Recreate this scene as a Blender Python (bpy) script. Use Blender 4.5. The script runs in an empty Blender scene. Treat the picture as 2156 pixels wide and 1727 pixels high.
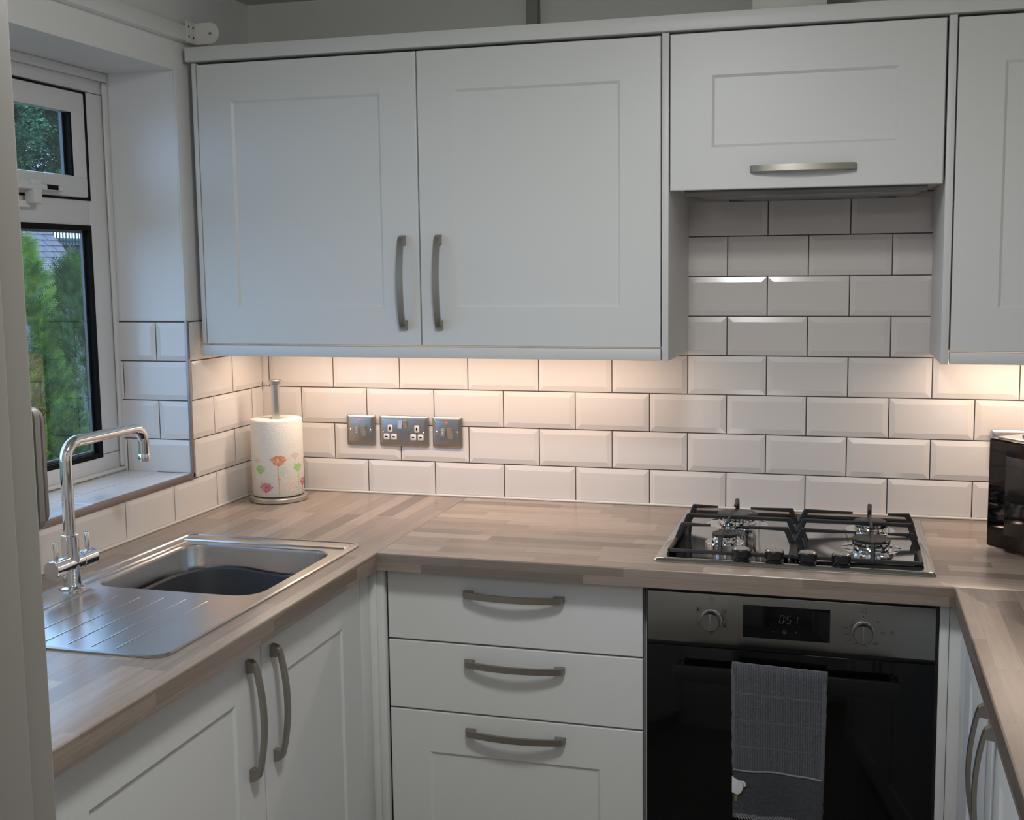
import bpy, bmesh, math, random
from math import sin, cos, pi, radians, atan2, sqrt
from mathutils import Matrix, Vector, noise

# ------------------------------------------------------------------ camera, world, lights, exposure
Z0 = 0.91          # height of the worktop surface; all z values below are measured from it
sc = bpy.context.scene
C = sc.collection

cam_d = bpy.data.cameras.new('camera'); cam = bpy.data.objects.new('camera', cam_d); C.objects.link(cam)
YAW, PITCH, ROLL = -0.26301, -0.10964, -0.01015
F_PX, CX, CY = 2391.667, 1142.59, 827.27
cy_, sy_, cp_, sp_ = cos(YAW), sin(YAW), cos(PITCH), sin(PITCH)
fwd = Vector((sy_*cp_, cy_*cp_, sp_)); rgt = Vector((cy_, -sy_, 0)); up = rgt.cross(fwd)
r2 = cos(ROLL)*rgt + sin(ROLL)*up; u2 = -sin(ROLL)*rgt + cos(ROLL)*up
cam.matrix_world = Matrix(((r2.x, u2.x, -fwd.x, 1.63447), (r2.y, u2.y, -fwd.y, -2.94999), (r2.z, u2.z, -fwd.z, 0.63284+Z0), (0, 0, 0, 1)))
cam_d.sensor_fit = 'HORIZONTAL'; cam_d.sensor_width = 36
cam_d.lens = 36*F_PX/2156; cam_d.shift_x = (1078-CX)/2156; cam_d.shift_y = (CY-863.5)/2156
cam_d.clip_start = 0.02; cam_d.clip_end = 200
sc.camera = cam

sc.view_settings.view_transform = 'Standard'; sc.view_settings.look = 'None'
sc.view_settings.gamma = 1; sc.view_settings.exposure = 0.0
sc.view_settings.use_curve_mapping = False

world = bpy.data.worlds.new('overcast_sky'); sc.world = world; world.use_nodes = True
wn = world.node_tree.nodes; wl = world.node_tree.links
bg = wn['Background']; bg.inputs['Color'].default_value = (0.39, 0.61, 1.0, 1); bg.inputs['Strength'].default_value = 3.6

def area(name, loc, rot, sx, sy, power, col, spread=180):
    l = bpy.data.lights.new(name, 'AREA'); l.shape = 'RECTANGLE'; l.size = sx; l.size_y = sy
    l.energy = power; l.color = col; l.spread = radians(spread)
    o = bpy.data.objects.new(name, l); o.location = (loc[0], loc[1], loc[2]+Z0); o.rotation_euler = rot
    C.objects.link(o); return o
pl = bpy.data.lights.new('ceiling_lamp_light', 'POINT'); pl.energy = 7.5; pl.color = (0.95, 0.98, 1.0); pl.shadow_soft_size = 0.11
po = bpy.data.objects.new('ceiling_lamp_light', pl); po.location = (1.25, -1.60, 1.20+Z0); C.objects.link(po)
area('ceiling_lamp_downlight', (1.25, -1.60, 1.34), (0, 0, 0), 0.22, 0.22, 11.0, (0.98, 0.99, 1.0))
area('hall_fill_light', (1.9, -3.9, 1.30), (radians(25), 0, 0), 0.6, 0.6, 9.0, (1.0, 0.96, 0.92))  # fill light added behind the camera, no known hall lamp
area('cabinet_strip_light_left', (0.62, -0.160, 0.437), (0, 0, 0), 1.06, 0.03, 3.35, (1.0, 0.77, 0.60))
area('cabinet_strip_light_right', (2.06, -0.140, 0.437), (0, 0, 0), 0.38, 0.03, 1.8, (1.0, 0.77, 0.60))

# ------------------------------------------------------------------ materials
MATS = {}
def mat(name, col, rough=0.5, metal=0.0, spec=0.5, bump=None, coat=0.0, emit=None, noise_col=None, aniso=0.0):
    if name in MATS: return MATS[name]
    m = bpy.data.materials.new(name); m.use_nodes = True; nt = m.node_tree; b = nt.nodes['Principled BSDF']
    b.inputs['Base Color'].default_value = (*col, 1); b.inputs['Roughness'].default_value = rough
    b.inputs['Metallic'].default_value = metal; b.inputs['Specular IOR Level'].default_value = spec
    b.inputs['Coat Weight'].default_value = coat; b.inputs['Anisotropic'].default_value = aniso
    if emit: b.inputs['Emission Color'].default_value = (*emit[0], 1); b.inputs['Emission Strength'].default_value = emit[1]
    tc = nt.nodes.new('ShaderNodeTexCoord')
    if noise_col:   # (scale vec, amount)
        mp = nt.nodes.new('ShaderNodeMapping'); mp.inputs['Scale'].default_value = noise_col[0]
        n = nt.nodes.new('ShaderNodeTexNoise'); n.inputs['Scale'].default_value = 1; n.inputs['Detail'].default_value = 4
        mx = nt.nodes.new('ShaderNodeMix'); mx.data_type = 'RGBA'
        a = noise_col[1]
        mx.inputs['A'].default_value = (*[c*(1-a) for c in col], 1); mx.inputs['B'].default_value = (*[min(1, c*(1+a)) for c in col], 1)
        nt.links.new(tc.outputs['Object'], mp.inputs['Vector']); nt.links.new(mp.outputs[0], n.inputs['Vector'])
        nt.links.new(n.outputs[0], mx.inputs['Factor']); nt.links.new(mx.outputs['Result'], b.inputs['Base Color'])
    if bump:        # (scale vec, strength, distance)
        mp = nt.nodes.new('ShaderNodeMapping'); mp.inputs['Scale'].default_value = bump[0]
        n = nt.nodes.new('ShaderNodeTexNoise'); n.inputs['Scale'].default_value = 1; n.inputs['Detail'].default_value = 3
        bn = nt.nodes.new('ShaderNodeBump'); bn.inputs['Strength'].default_value = bump[1]; bn.inputs['Distance'].default_value = bump[2]
        nt.links.new(tc.outputs['Object'], mp.inputs['Vector']); nt.links.new(mp.outputs[0], n.inputs['Vector'])
        nt.links.new(n.outputs[0], bn.inputs['Height']); nt.links.new(bn.outputs[0], b.inputs['Normal'])
    MATS[name] = m; return m

CAB = mat('painted_cabinet', (0.66, 0.66, 0.645), 0.42, bump=((90, 90, 90), 0.08, 0.001))
CABIN = mat('carcass_board', (0.60, 0.60, 0.58), 0.3)
WALLP = mat('wall_paint', (0.78, 0.78, 0.76), 0.75, bump=((40, 40, 40), 0.1, 0.002))
WALLG = mat('wall_paint_grey', (0.74, 0.74, 0.68), 0.8, bump=((40, 40, 40), 0.1, 0.002))
CEIL = mat('ceiling_paint', (0.56, 0.56, 0.49), 0.85)
REVP = mat('reveal_paint', (0.78, 0.78, 0.78), 0.4)
DUCTP = mat('duct_paint', (0.62, 0.63, 0.57), 0.5)
UPVC = mat('white_upvc', (0.66, 0.655, 0.64), 0.25)
TILE = mat('white_glazed_tile', (0.74, 0.70, 0.675), 0.16, bump=((9, 9, 9), 0.06, 0.004))
GROUT = mat('dark_grout', (0.075, 0.062, 0.056), 0.9)
TRIMM = mat('tile_edge_trim', (0.30, 0.25, 0.24), 0.3, 0.6)
SIL = mat('white_silicone', (0.75, 0.73, 0.70), 0.35)
BLACK = mat('black_rubber', (0.004, 0.004, 0.0045), 0.6, spec=0.15)
NICKEL = mat('brushed_nickel', (0.36, 0.335, 0.29), 0.36, 1.0, bump=((30, 30, 900), 0.06, 0.0005))
CHROME = mat('chrome', (0.78, 0.78, 0.79), 0.05, 1.0)
STEEL = mat('brushed_steel', (0.62, 0.60, 0.57), 0.30, 1.0, bump=((20, 700, 700), 0.05, 0.0004), aniso=0.4)
STEELB = mat('satin_sink_steel', (0.50, 0.495, 0.49), 0.24, 1.0, bump=((900, 15, 900), 0.05, 0.0004), aniso=0.4)
HOBM = mat('polished_hob_steel', (0.50, 0.50, 0.495), 0.075, 1.0)
IRON = mat('cast_iron', (0.012, 0.012, 0.013), 0.45, bump=((400, 400, 400), 0.25, 0.001))
CAPM = mat('burner_enamel', (0.010, 0.010, 0.011), 0.35)
BLKPL = mat('black_plastic', (0.010, 0.010, 0.011), 0.28)
BGLASS = mat('black_glass', (0.002, 0.002, 0.0024), 0.06, spec=0.28)
OVSTEEL = mat('dark_brushed_steel', (0.285, 0.275, 0.26), 0.30, 1.0, bump=((12, 900, 900), 0.06, 0.0004), aniso=0.5)
SOCK = mat('socket_steel', (0.44, 0.41, 0.385), 0.30, 1.0, bump=((12, 900, 900), 0.05, 0.0004))
WPL = mat('white_plastic', (0.72, 0.70, 0.65), 0.3)
PINK = mat('edge_plastic', (0.24, 0.19, 0.19), 0.4)
INK = mat('grey_print', (0.035, 0.035, 0.035), 0.5)
LEDW = mat('display_digits', (0.03, 0.03, 0.03), 0.5, emit=((0.75, 0.78, 0.75), 0.015))
LEDL = mat('display_marks', (0.03, 0.03, 0.03), 0.5, emit=((0.75, 0.78, 0.75), 0.016))
REDN = mat('red_neon', (0.5, 0.02, 0.01), 0.3, emit=((1.0, 0.06, 0.03), 1.6))
PAPER = mat('paper_towel', (0.80, 0.78, 0.72), 0.9, bump=((160, 160, 160), 0.5, 0.002))
WASHB = mat('grey_bowl_plastic', (0.030, 0.032, 0.038), 0.5)
FELT = mat('white_applique', (0.62, 0.64, 0.66), 0.9)
LEG = mat('brown_thread', (0.22, 0.13, 0.05), 0.9)
REDT = mat('red_thread', (0.20, 0.07, 0.08), 0.9)
SILV = mat('silver_microwave', (0.50, 0.485, 0.46), 0.32, 0.85)
TRAYM = mat('grey_board', (0.33, 0.31, 0.29), 0.55)
JAMB = mat('gloss_door_lining', (0.32, 0.30, 0.27), 0.5)
BARK = mat('bark', (0.06, 0.045, 0.035), 0.9)
FLOORM = mat('floor_vinyl', (0.22, 0.20, 0.18), 0.5)
LAWN = mat('lawn', (0.05, 0.09, 0.03), 0.95, noise_col=((4, 4, 4), 0.3))
FILTER = mat('hood_mesh', (0.30, 0.31, 0.33), 0.3, 1.0, bump=((300, 300, 300), 0.4, 0.001))
LENS = mat('hood_lamp_lens', (0.10, 0.17, 0.26), 0.08, coat=0.5)  # unlit lens; bluish reflection painted into its base colour
HOODM = mat('hood_grey', (0.17, 0.165, 0.16), 0.35, 0.7)

def glass_mat():
    m = bpy.data.materials.new('window_glass'); m.use_nodes = True; nt = m.node_tree; nt.nodes.clear()
    o = nt.nodes.new('ShaderNodeOutputMaterial'); t = nt.nodes.new('ShaderNodeBsdfTransparent'); g = nt.nodes.new('ShaderNodeBsdfGlossy')
    g.inputs['Roughness'].default_value = 0.0; t.inputs['Color'].default_value = (0.93, 0.96, 0.95, 1)
    f = nt.nodes.new('ShaderNodeFresnel'); f.inputs['IOR'].default_value = 1.5; mx = nt.nodes.new('ShaderNodeMixShader')
    ge = nt.nodes.new('ShaderNodeNewGeometry'); iv = nt.nodes.new('ShaderNodeMath'); iv.operation = 'SUBTRACT'; iv.inputs[0].default_value = 1.0; nt.links.new(ge.outputs['Backfacing'], iv.inputs[1])
    ml = nt.nodes.new('ShaderNodeMath'); ml.operation = 'MULTIPLY'; nt.links.new(f.outputs[0], ml.inputs[0]); nt.links.new(iv.outputs[0], ml.inputs[1])
    m2 = nt.nodes.new('ShaderNodeMath'); m2.operation = 'MULTIPLY'; m2.inputs[1].default_value = 1.9; m2.use_clamp = True; nt.links.new(ml.outputs[0], m2.inputs[0])
    nt.links.new(m2.outputs[0], mx.inputs[0]); nt.links.new(t.outputs[0], mx.inputs[1]); nt.links.new(g.outputs[0], mx.inputs[2])
    nt.links.new(mx.outputs[0], o.inputs[0]); return m
GLASS = glass_mat()

def leaf_mat(name, c1, c2, trans=0.25):
    m = bpy.data.materials.new(name); m.use_nodes = True; nt = m.node_tree; b = nt.nodes['Principled BSDF']
    tc = nt.nodes.new('ShaderNodeTexCoord'); n = nt.nodes.new('ShaderNodeTexNoise'); n.inputs['Scale'].default_value = 9; n.inputs['Detail'].default_value = 5
    r = nt.nodes.new('ShaderNodeValToRGB'); r.color_ramp.elements[0].position = 0.35; r.color_ramp.elements[1].position = 0.68
    r.color_ramp.elements[0].color = (*c1, 1); r.color_ramp.elements[1].color = (*c2, 1)
    nt.links.new(tc.outputs['Object'], n.inputs['Vector']); nt.links.new(n.outputs[0], r.inputs[0]); nt.links.new(r.outputs[0], b.inputs['Base Color'])
    b.inputs['Roughness'].default_value = 0.6
    tr = nt.nodes.new('ShaderNodeBsdfTranslucent'); mx = nt.nodes.new('ShaderNodeMixShader'); mx.inputs[0].default_value = trans
    nt.links.new(r.outputs[0], tr.inputs[0]); nt.links.new(b.outputs[0], mx.inputs[1]); nt.links.new(tr.outputs[0], mx.inputs[2])
    nt.links.new(mx.outputs[0], nt.nodes['Material Output'].inputs[0]); return m
CONIF = leaf_mat('conifer_leaf', (0.045, 0.12, 0.018), (0.36, 0.50, 0.07))
CONIF2 = leaf_mat('conifer_leaf_blue', (0.03, 0.085, 0.022), (0.20, 0.34, 0.08))
TREEL = leaf_mat('tree_leaf', (0.05, 0.13, 0.08), (0.26, 0.46, 0.26))

def brick_mat(name, c1, c2, cm, scale, bw, bh, mort, swap):
    m = bpy.data.materials.new(name); m.use_nodes = True; nt = m.node_tree; b = nt.nodes['Principled BSDF']; b.inputs['Roughness'].default_value = 0.85
    tc = nt.nodes.new('ShaderNodeTexCoord'); sp = nt.nodes.new('ShaderNodeSeparateXYZ'); cb = nt.nodes.new('ShaderNodeCombineXYZ')
    nt.links.new(tc.outputs['Object'], sp.inputs[0]); nt.links.new(sp.outputs[swap[0]], cb.inputs[0]); nt.links.new(sp.outputs[swap[1]], cb.inputs[1])
    k = nt.nodes.new('ShaderNodeTexBrick'); k.inputs['Scale'].default_value = scale; k.inputs['Brick Width'].default_value = bw; k.inputs['Row Height'].default_value = bh
    k.inputs['Mortar Size'].default_value = mort; k.inputs['Color1'].default_value = (*c1, 1); k.inputs['Color2'].default_value = (*c2, 1); k.inputs['Mortar'].default_value = (*cm, 1)
    nt.links.new(cb.outputs[0], k.inputs['Vector']); nt.links.new(k.outputs['Color'], b.inputs['Base Color']); return m
BRICK = brick_mat('red_brick', (0.075, 0.038, 0.026), (0.11, 0.06, 0.04), (0.07, 0.06, 0.05), 1.0, 0.225, 0.075, 0.01, (1, 2))
BOARD = mat('weathered_boards', (0.17, 0.16, 0.16), 0.85, noise_col=((1, 14, 1.2), 0.35))
SHING = mat('grey_shingle', (0.19, 0.165, 0.165), 0.85, noise_col=((6, 9, 6), 0.35))
SHING2 = mat('pale_shingle', (0.27, 0.22, 0.21), 0.85, noise_col=((6, 9, 6), 0.35))
RAILM = mat('dark_railing_paint', (0.012, 0.018, 0.03), 0.5)
GREENP = mat('pale_green_gutter', (0.07, 0.12, 0.10), 0.5)
WHITEB = mat('white_fascia', (0.30, 0.32, 0.33), 0.5)

def wood_mat(name, along, across, gain=1.0):
    """block-strip worktop: random toned staves, grain stretched along them."""
    m = bpy.data.materials.new(name); m.use_nodes = True; nt = m.node_tree; N = nt.nodes; L = nt.links; b = N['Principled BSDF']
    tc = N.new('ShaderNodeTexCoord'); sp = N.new('ShaderNodeSeparateXYZ'); L.new(tc.outputs['Object'], sp.inputs[0])
    def mth(op, a, bb=None, c=None):
        n = N.new('ShaderNodeMath'); n.operation = op
        for i, v in enumerate((a, bb, c)):
            if v is None: continue
            if isinstance(v, (int, float)): n.inputs[i].default_value = v
            else: L.new(v, n.inputs[i])
        return n.outputs[0]
    U = sp.outputs[along]; A = sp.outputs[across]; Zc = sp.outputs[2]
    sgn = 2.0 if along == 0 else -2.0
    V = mth('MULTIPLY_ADD', Zc, sgn, A)
    row = mth('FLOOR', mth('DIVIDE', V, 0.0425))
    wn1 = N.new('ShaderNodeTexWhiteNoise'); wn1.noise_dimensions = '1D'; L.new(row, wn1.inputs['W'])
    us = mth('ADD', mth('DIVIDE', U, 0.37), mth('MULTIPLY', wn1.outputs['Value'], 7.3))
    col = mth('FLOOR', us)
    cb = N.new('ShaderNodeCombineXYZ'); L.new(row, cb.inputs[0]); L.new(col, cb.inputs[1])
    wn2 = N.new('ShaderNodeTexWhiteNoise'); wn2.noise_dimensions = '2D'; L.new(cb.outputs[0], wn2.inputs['Vector'])
    ramp = N.new('ShaderNodeValToRGB'); ramp.color_ramp.interpolation = 'LINEAR'
    el = ramp.color_ramp.elements; el[0].position = 0.0; el[0].color = (0.190, 0.148, 0.121, 1); el[1].position = 1.0; el[1].color = (0.39, 0.318, 0.26, 1)
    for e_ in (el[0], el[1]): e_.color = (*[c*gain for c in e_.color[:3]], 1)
    for p_, c_ in ((0.12, (0.245, 0.194, 0.159)), (0.45, (0.295, 0.236, 0.193)), (0.8, (0.35, 0.285, 0.233))):
        e = el.new(p_); e.color = (*[c*gain for c in c_], 1)
    L.new(wn2.outputs['Value'], ramp.inputs[0])
    # grain
    g = N.new('ShaderNodeCombineXYZ'); L.new(mth('ADD', mth('MULTIPLY', U, 5.0), mth('MULTIPLY', wn2.outputs['Value'], 40)), g.inputs[0])
    L.new(mth('MULTIPLY', V, 95.0), g.inputs[1]); L.new(mth('MULTIPLY', row, 3.1), g.inputs[2])
    n1 = N.new('ShaderNodeTexNoise'); n1.inputs['Scale'].default_value = 1; n1.inputs['Detail'].default_value = 6; n1.inputs['Roughness'].default_value = 0.65; n1.inputs['Distortion'].default_value = 0.6; L.new(g.outputs[0], n1.inputs['Vector'])
    w = N.new('ShaderNodeCombineXYZ'); L.new(mth('ADD', mth('MULTIPLY', U, 2.2), mth('MULTIPLY', wn2.outputs['Value'], 13)), w.inputs[0]); L.new(mth('MULTIPLY', V, 16.0), w.inputs[1])
    n2 = N.new('ShaderNodeTexNoise'); n2.inputs['Scale'].default_value = 1; n2.inputs['Detail'].default_value = 2; L.new(w.outputs[0], n2.inputs['Vector'])
    rings = mth('SINE', mth('MULTIPLY', n2.outputs[0], 70.0))
    k1 = mth('MULTIPLY_ADD', mth('SUBTRACT', n1.outputs[0], 0.5), 0.55, 1.0)
    k2 = mth('MULTIPLY_ADD', rings, 0.035, k1)
    # fine dark joint between staves
    fr = mth('FRACT', mth('DIVIDE', V, 0.0425)); ed = mth('MINIMUM', fr, mth('SUBTRACT', 1.0, fr)); jt = mth('LESS_THAN', ed, 0.012)
    k3 = mth('SUBTRACT', k2, mth('MULTIPLY', jt, 0.10))
    mx = N.new('ShaderNodeMix'); mx.data_type = 'RGBA'; mx.blend_type = 'MULTIPLY'; mx.inputs['Factor'].default_value = 1
    L.new(ramp.outputs[0], mx.inputs['A']); cc = N.new('ShaderNodeCombineColor'); 
    for i in range(3): L.new(k3, cc.inputs[i])
    L.new(cc.outputs[0], mx.inputs['B']); L.new(mx.outputs['Result'], b.inputs['Base Color'])
    b.inputs['Roughness'].default_value = 0.27
    bn = N.new('ShaderNodeBump'); bn.inputs['Strength'].default_value = 0.10; bn.inputs['Distance'].default_value = 0.001; L.new(n1.outputs[0], bn.inputs['Height']); L.new(bn.outputs[0], b.inputs['Normal'])
    return m
WOODX = wood_mat('block_strip_worktop_x', 0, 1)
WOODY = wood_mat('block_strip_worktop_y', 1, 0)
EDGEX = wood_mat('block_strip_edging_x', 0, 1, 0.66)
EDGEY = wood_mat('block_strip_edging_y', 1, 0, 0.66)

def towel_mat():
    m = bpy.data.materials.new('terry_cloth'); m.use_nodes = True; nt = m.node_tree; N = nt.nodes; L = nt.links; b = N['Principled BSDF']
    b.inputs['Roughness'].default_value = 0.95; b.inputs['Sheen Weight'].default_value = 0.4
    tc = N.new('ShaderNodeTexCoord'); sp = N.new('ShaderNodeSeparateXYZ'); L.new(tc.outputs['Object'], sp.inputs[0])
    n = N.new('ShaderNodeTexNoise'); n.inputs['Scale'].default_value = 420; n.inputs['Detail'].default_value = 3; L.new(tc.outputs['Object'], n.inputs['Vector'])
    w = N.new('ShaderNodeMath'); w.operation = 'SINE'; s = N.new('ShaderNodeMath'); s.operation = 'MULTIPLY'; s.inputs[1].default_value = 1250; L.new(sp.outputs[0], s.inputs[0]); L.new(s.outputs[0], w.inputs[0])
    a = N.new('ShaderNodeMath'); a.operation = 'MULTIPLY_ADD'; a.inputs[1].default_value = 0.15; L.new(w.outputs[0], a.inputs[0]); L.new(n.outputs[0], a.inputs[2])
    r = N.new('ShaderNodeValToRGB'); r.color_ramp.elements[0].position = 0.2; r.color_ramp.elements[0].color = (0.022, 0.023, 0.027, 1); r.color_ramp.elements[1].position = 0.9; r.color_ramp.elements[1].color = (0.11, 0.114, 0.128, 1)
    L.new(a.outputs[0], r.inputs[0]); L.new(r.outputs[0], b.inputs['Base Color'])
    bn = N.new('ShaderNodeBump'); bn.inputs['Strength'].default_value = 0.8; bn.inputs['Distance'].default_value = 0.002; L.new(a.outputs[0], bn.inputs['Height']); L.new(bn.outputs[0], b.inputs['Normal'])
    return m
TERRY = towel_mat()
TERRY2 = mat('flat_woven_band', (0.095, 0.098, 0.11), 0.95, bump=((500, 500, 500), 0.5, 0.001))
TERRY3 = mat('plain_pile', (0.050, 0.052, 0.059), 0.95, bump=((420, 420, 420), 0.8, 0.002), noise_col=((350, 350, 350), 0.6))
TLINE = mat('pale_woven_line', (0.26, 0.27, 0.28), 0.9)

# ------------------------------------------------------------------ geometry helpers
ORG = {}
class MB:
    """collects shapes (z measured from the worktop) and links them as ONE mesh object"""
    def __init__(s, M=None): s.bm = bmesh.new(); s.M = M; s.mi = 0
    def P(s, p): return s.M @ Vector(p) if s.M else Vector(p)
    def face(s, pts, mi=None):
        f = s.bm.faces.new([s.bm.verts.new(s.P(p)) for p in pts]); f.material_index = s.mi if mi is None else mi; return f
    def loops(s, loops, close=True, cap0=False, cap1=False):
        """bridge successive closed loops of equal length"""
        V = [[s.bm.verts.new(s.P(p)) for p in l] for l in loops]; n = len(V[0])
        for a, b in zip(V, V[1:]):
            for i in range(n if close else n-1):
                f = s.bm.faces.new((a[i], a[(i+1) % n], b[(i+1) % n], b[i])); f.material_index = s.mi
        if cap0: s.bm.faces.new(V[0][::-1]).material_index = s.mi
        if cap1: s.bm.faces.new(V[-1]).material_index = s.mi
        return V
    def box(s, x0, x1, y0, y1, z0, z1, bev=0.0, seg=2):
        t = bmesh.new(); bmesh.ops.create_cube(t, size=1)
        for v in t.verts: v.co = Vector(((x0+x1)/2+v.co.x*(x1-x0), (y0+y1)/2+v.co.y*(y1-y0), (z0+z1)/2+v.co.z*(z1-z0)))
        if bev > 0: bmesh.ops.bevel(t, geom=t.edges[:], offset=bev, segments=seg, profile=0.5, affect='EDGES')
        mp = {v: s.bm.verts.new(s.P(v.co)) for v in t.verts}
        for f in t.faces: s.bm.faces.new([mp[v] for v in f.verts]).material_index = s.mi
        t.free(); return s
    def lathe(s, prof, c=(0, 0, 0), n=32, axis='z', caps=True):
        L = []
        for r, h in prof:
            ring = []
            for i in range(n):
                a = 2*pi*i/n; x, y = r*cos(a), r*sin(a)
                p = {'z': (x, y, h), 'y': (x, h, y), 'x': (h, x, y)}[axis]
                ring.append((c[0]+p[0], c[1]+p[1], c[2]+p[2]))
            L.append(ring)
        s.loops(L, True, caps and prof[0][0] > 1e-6, caps and prof[-1][0] > 1e-6); return s
    def tube(s, pts, r, n=12, caps=True):
        pts = [Vector(p) for p in pts]; rr = r if isinstance(r, (list, tuple)) else [r]*len(pts)
        t0 = (pts[1]-pts[0]).normalized(); nrm = t0.orthogonal().normalized(); L = []
        for i, p in enumerate(pts):
            t = (pts[min(i+1, len(pts)-1)]-pts[max(i-1, 0)]).normalized()
            nrm = (nrm - t*nrm.dot(t)).normalized(); b = t.cross(nrm)
            L.append([tuple(p + rr[i]*(cos(2*pi*k/n)*nrm + sin(2*pi*k/n)*b)) for k in range(n)])
        s.loops(L, True, caps, caps); return s
    def fill(s, loops):
        """flat area bounded by the first loop with the others as holes"""
        E = []
        for l in loops:
            V = [s.bm.verts.new(s.P(p)) for p in l]
            E += [s.bm.edges.new((V[i], V[(i+1) % len(V)])) for i in range(len(V))]
        r = bmesh.ops.triangle_fill(s.bm, use_beauty=True, use_dissolve=False, edges=E)
        for f in r['geom']:
            if isinstance(f, bmesh.types.BMFace): f.material_index = s.mi
    def build(s, name, m, parent=None, smooth=35, weld=1e-5, recalc=True, origin=None):
        bm = s.bm
        if weld: bmesh.ops.remove_doubles(bm, verts=bm.verts[:], dist=weld)
        if recalc: bmesh.ops.recalc_face_normals(bm, faces=bm.faces[:])
        if smooth:
            for f in bm.faces: f.smooth = True
            for e in bm.edges: e.smooth = e.calc_face_angle(0.0) < radians(smooth)
        xs = [v.co for v in bm.verts]
        lo = Vector((min(v.x for v in xs), min(v.y for v in xs), min(v.z for v in xs))); hi = Vector((max(v.x for v in xs), max(v.y for v in xs), max(v.z for v in xs)))
        c = Vector(origin) if origin else Vector(((lo.x+hi.x)/2, (lo.y+hi.y)/2, lo.z))
        bmesh.ops.translate(bm, verts=bm.verts[:], vec=-c)
        me = bpy.data.meshes.new(name); bm.to_mesh(me); bm.free()
        for x in (m if isinstance(m, (list, tuple)) else [m]): me.materials.append(x)
        o = bpy.data.objects.new(name, me); C.objects.link(o); ORG[o] = c
        if parent: o.parent = parent; o.location = c-ORG[parent]
        else: o.location = (c.x, c.y, c.z+Z0)
        return o
def tag(o, label, cat, group=None, kind=None):
    o['label'] = label; o['category'] = cat
    if group: o['group'] = group
    if kind: o['kind'] = kind
    return o
def thing(name, label, cat, at, group=None):
    o = bpy.data.objects.new(name, None); o.empty_display_size = 0.05; C.objects.link(o); ORG[o] = Vector(at); o.location = (at[0], at[1], at[2]+Z0)
    return tag(o, label, cat, group)
def struct(o, label=None):
    o['kind'] = 'structure'
    if label: o['label'] = label
    return o
def sempty(name, at):
    o = bpy.data.objects.new(name, None); C.objects.link(o); ORG[o] = Vector(at); o.location = (at[0], at[1], at[2]+Z0); o['kind'] = 'structure'; return o
def fr_back(y): return Matrix(((1, 0, 0, 0), (0, 0, -1, y), (0, 1, 0, 0), (0, 0, 0, 1)))     # (u, w, d) -> (x, -y out, z)
def fr_left(x): return Matrix(((0, 0, 1, x), (1, 0, 0, 0), (0, 1, 0, 0), (0, 0, 0, 1)))      # faces +x, u = y
def fr_right(x): return Matrix(((0, 0, -1, x), (1, 0, 0, 0), (0, 1, 0, 0), (0, 0, 0, 1)))    # faces -x, u = y
def rr(x0, x1, y0, y1, r, n=6):
    P = []
    for cx, cy, a0 in ((x1-r, y1-r, 0), (x0+r, y1-r, 90), (x0+r, y0+r, 180), (x1-r, y0+r, 270)):
        for i in range(n+1):
            a = radians(a0+90*i/n); P.append((cx+r*cos(a), cy+r*sin(a)))
    return P
def L3(pts, z): return [(x, y, z) for x, y in pts]

def door(M, u0, u1, w0, w1, parent, name='door', th=0.018, margin=0.094, rec=0.0045, panel=True):
    b = MB(M)
    def ring(o, d): return [(u0+o, w0+o, d), (u1-o, w0+o, d), (u1-o, w1-o, d), (u0+o, w1-o, d)]
    L = [ring(0, -th), ring(0, -0.0018), ring(0.0007, -0.0006), ring(0.002, 0)]
    if panel:
        L += [ring(margin, 0), ring(margin+0.006, -rec), ]
    b.loops(L, True, True, True)
    return b.build(name, CAB, parent, smooth=20)
def handle(M, u, w, length, vertical, parent, name='handle'):
    h = length/2; b = MB(M); pairs = [((-h, 0), (-h+0.024, 0)), ((-h+0.0015, 0.010), (-h+0.0235, 0.006)), ((-h+0.007, 0.0175), (-h+0.0225, 0.013))]
    n = 14
    for i in range(n+1):
        s_ = -1+2*i/n; so = s_*(h-0.016); si = s_*(h-0.022)
        pairs.append(((so, 0.0335-0.0125*s_*s_), (si, 0.0265-0.0105*s_*s_)))
    pairs += [((-a[0], a[1]), (-c[0], c[1])) for a, c in pairs[2::-1]]
    t = 0.007
    def P(s_, d, k): return (u+k, w+s_, d) if vertical else (u+s_, w+k, d)
    b.loops([[P(*a, -t), P(*a, t), P(*c, t), P(*c, -t)] for a, c in pairs], True, True, True)
    return b.build(name, NICKEL, parent, smooth=28)

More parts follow.
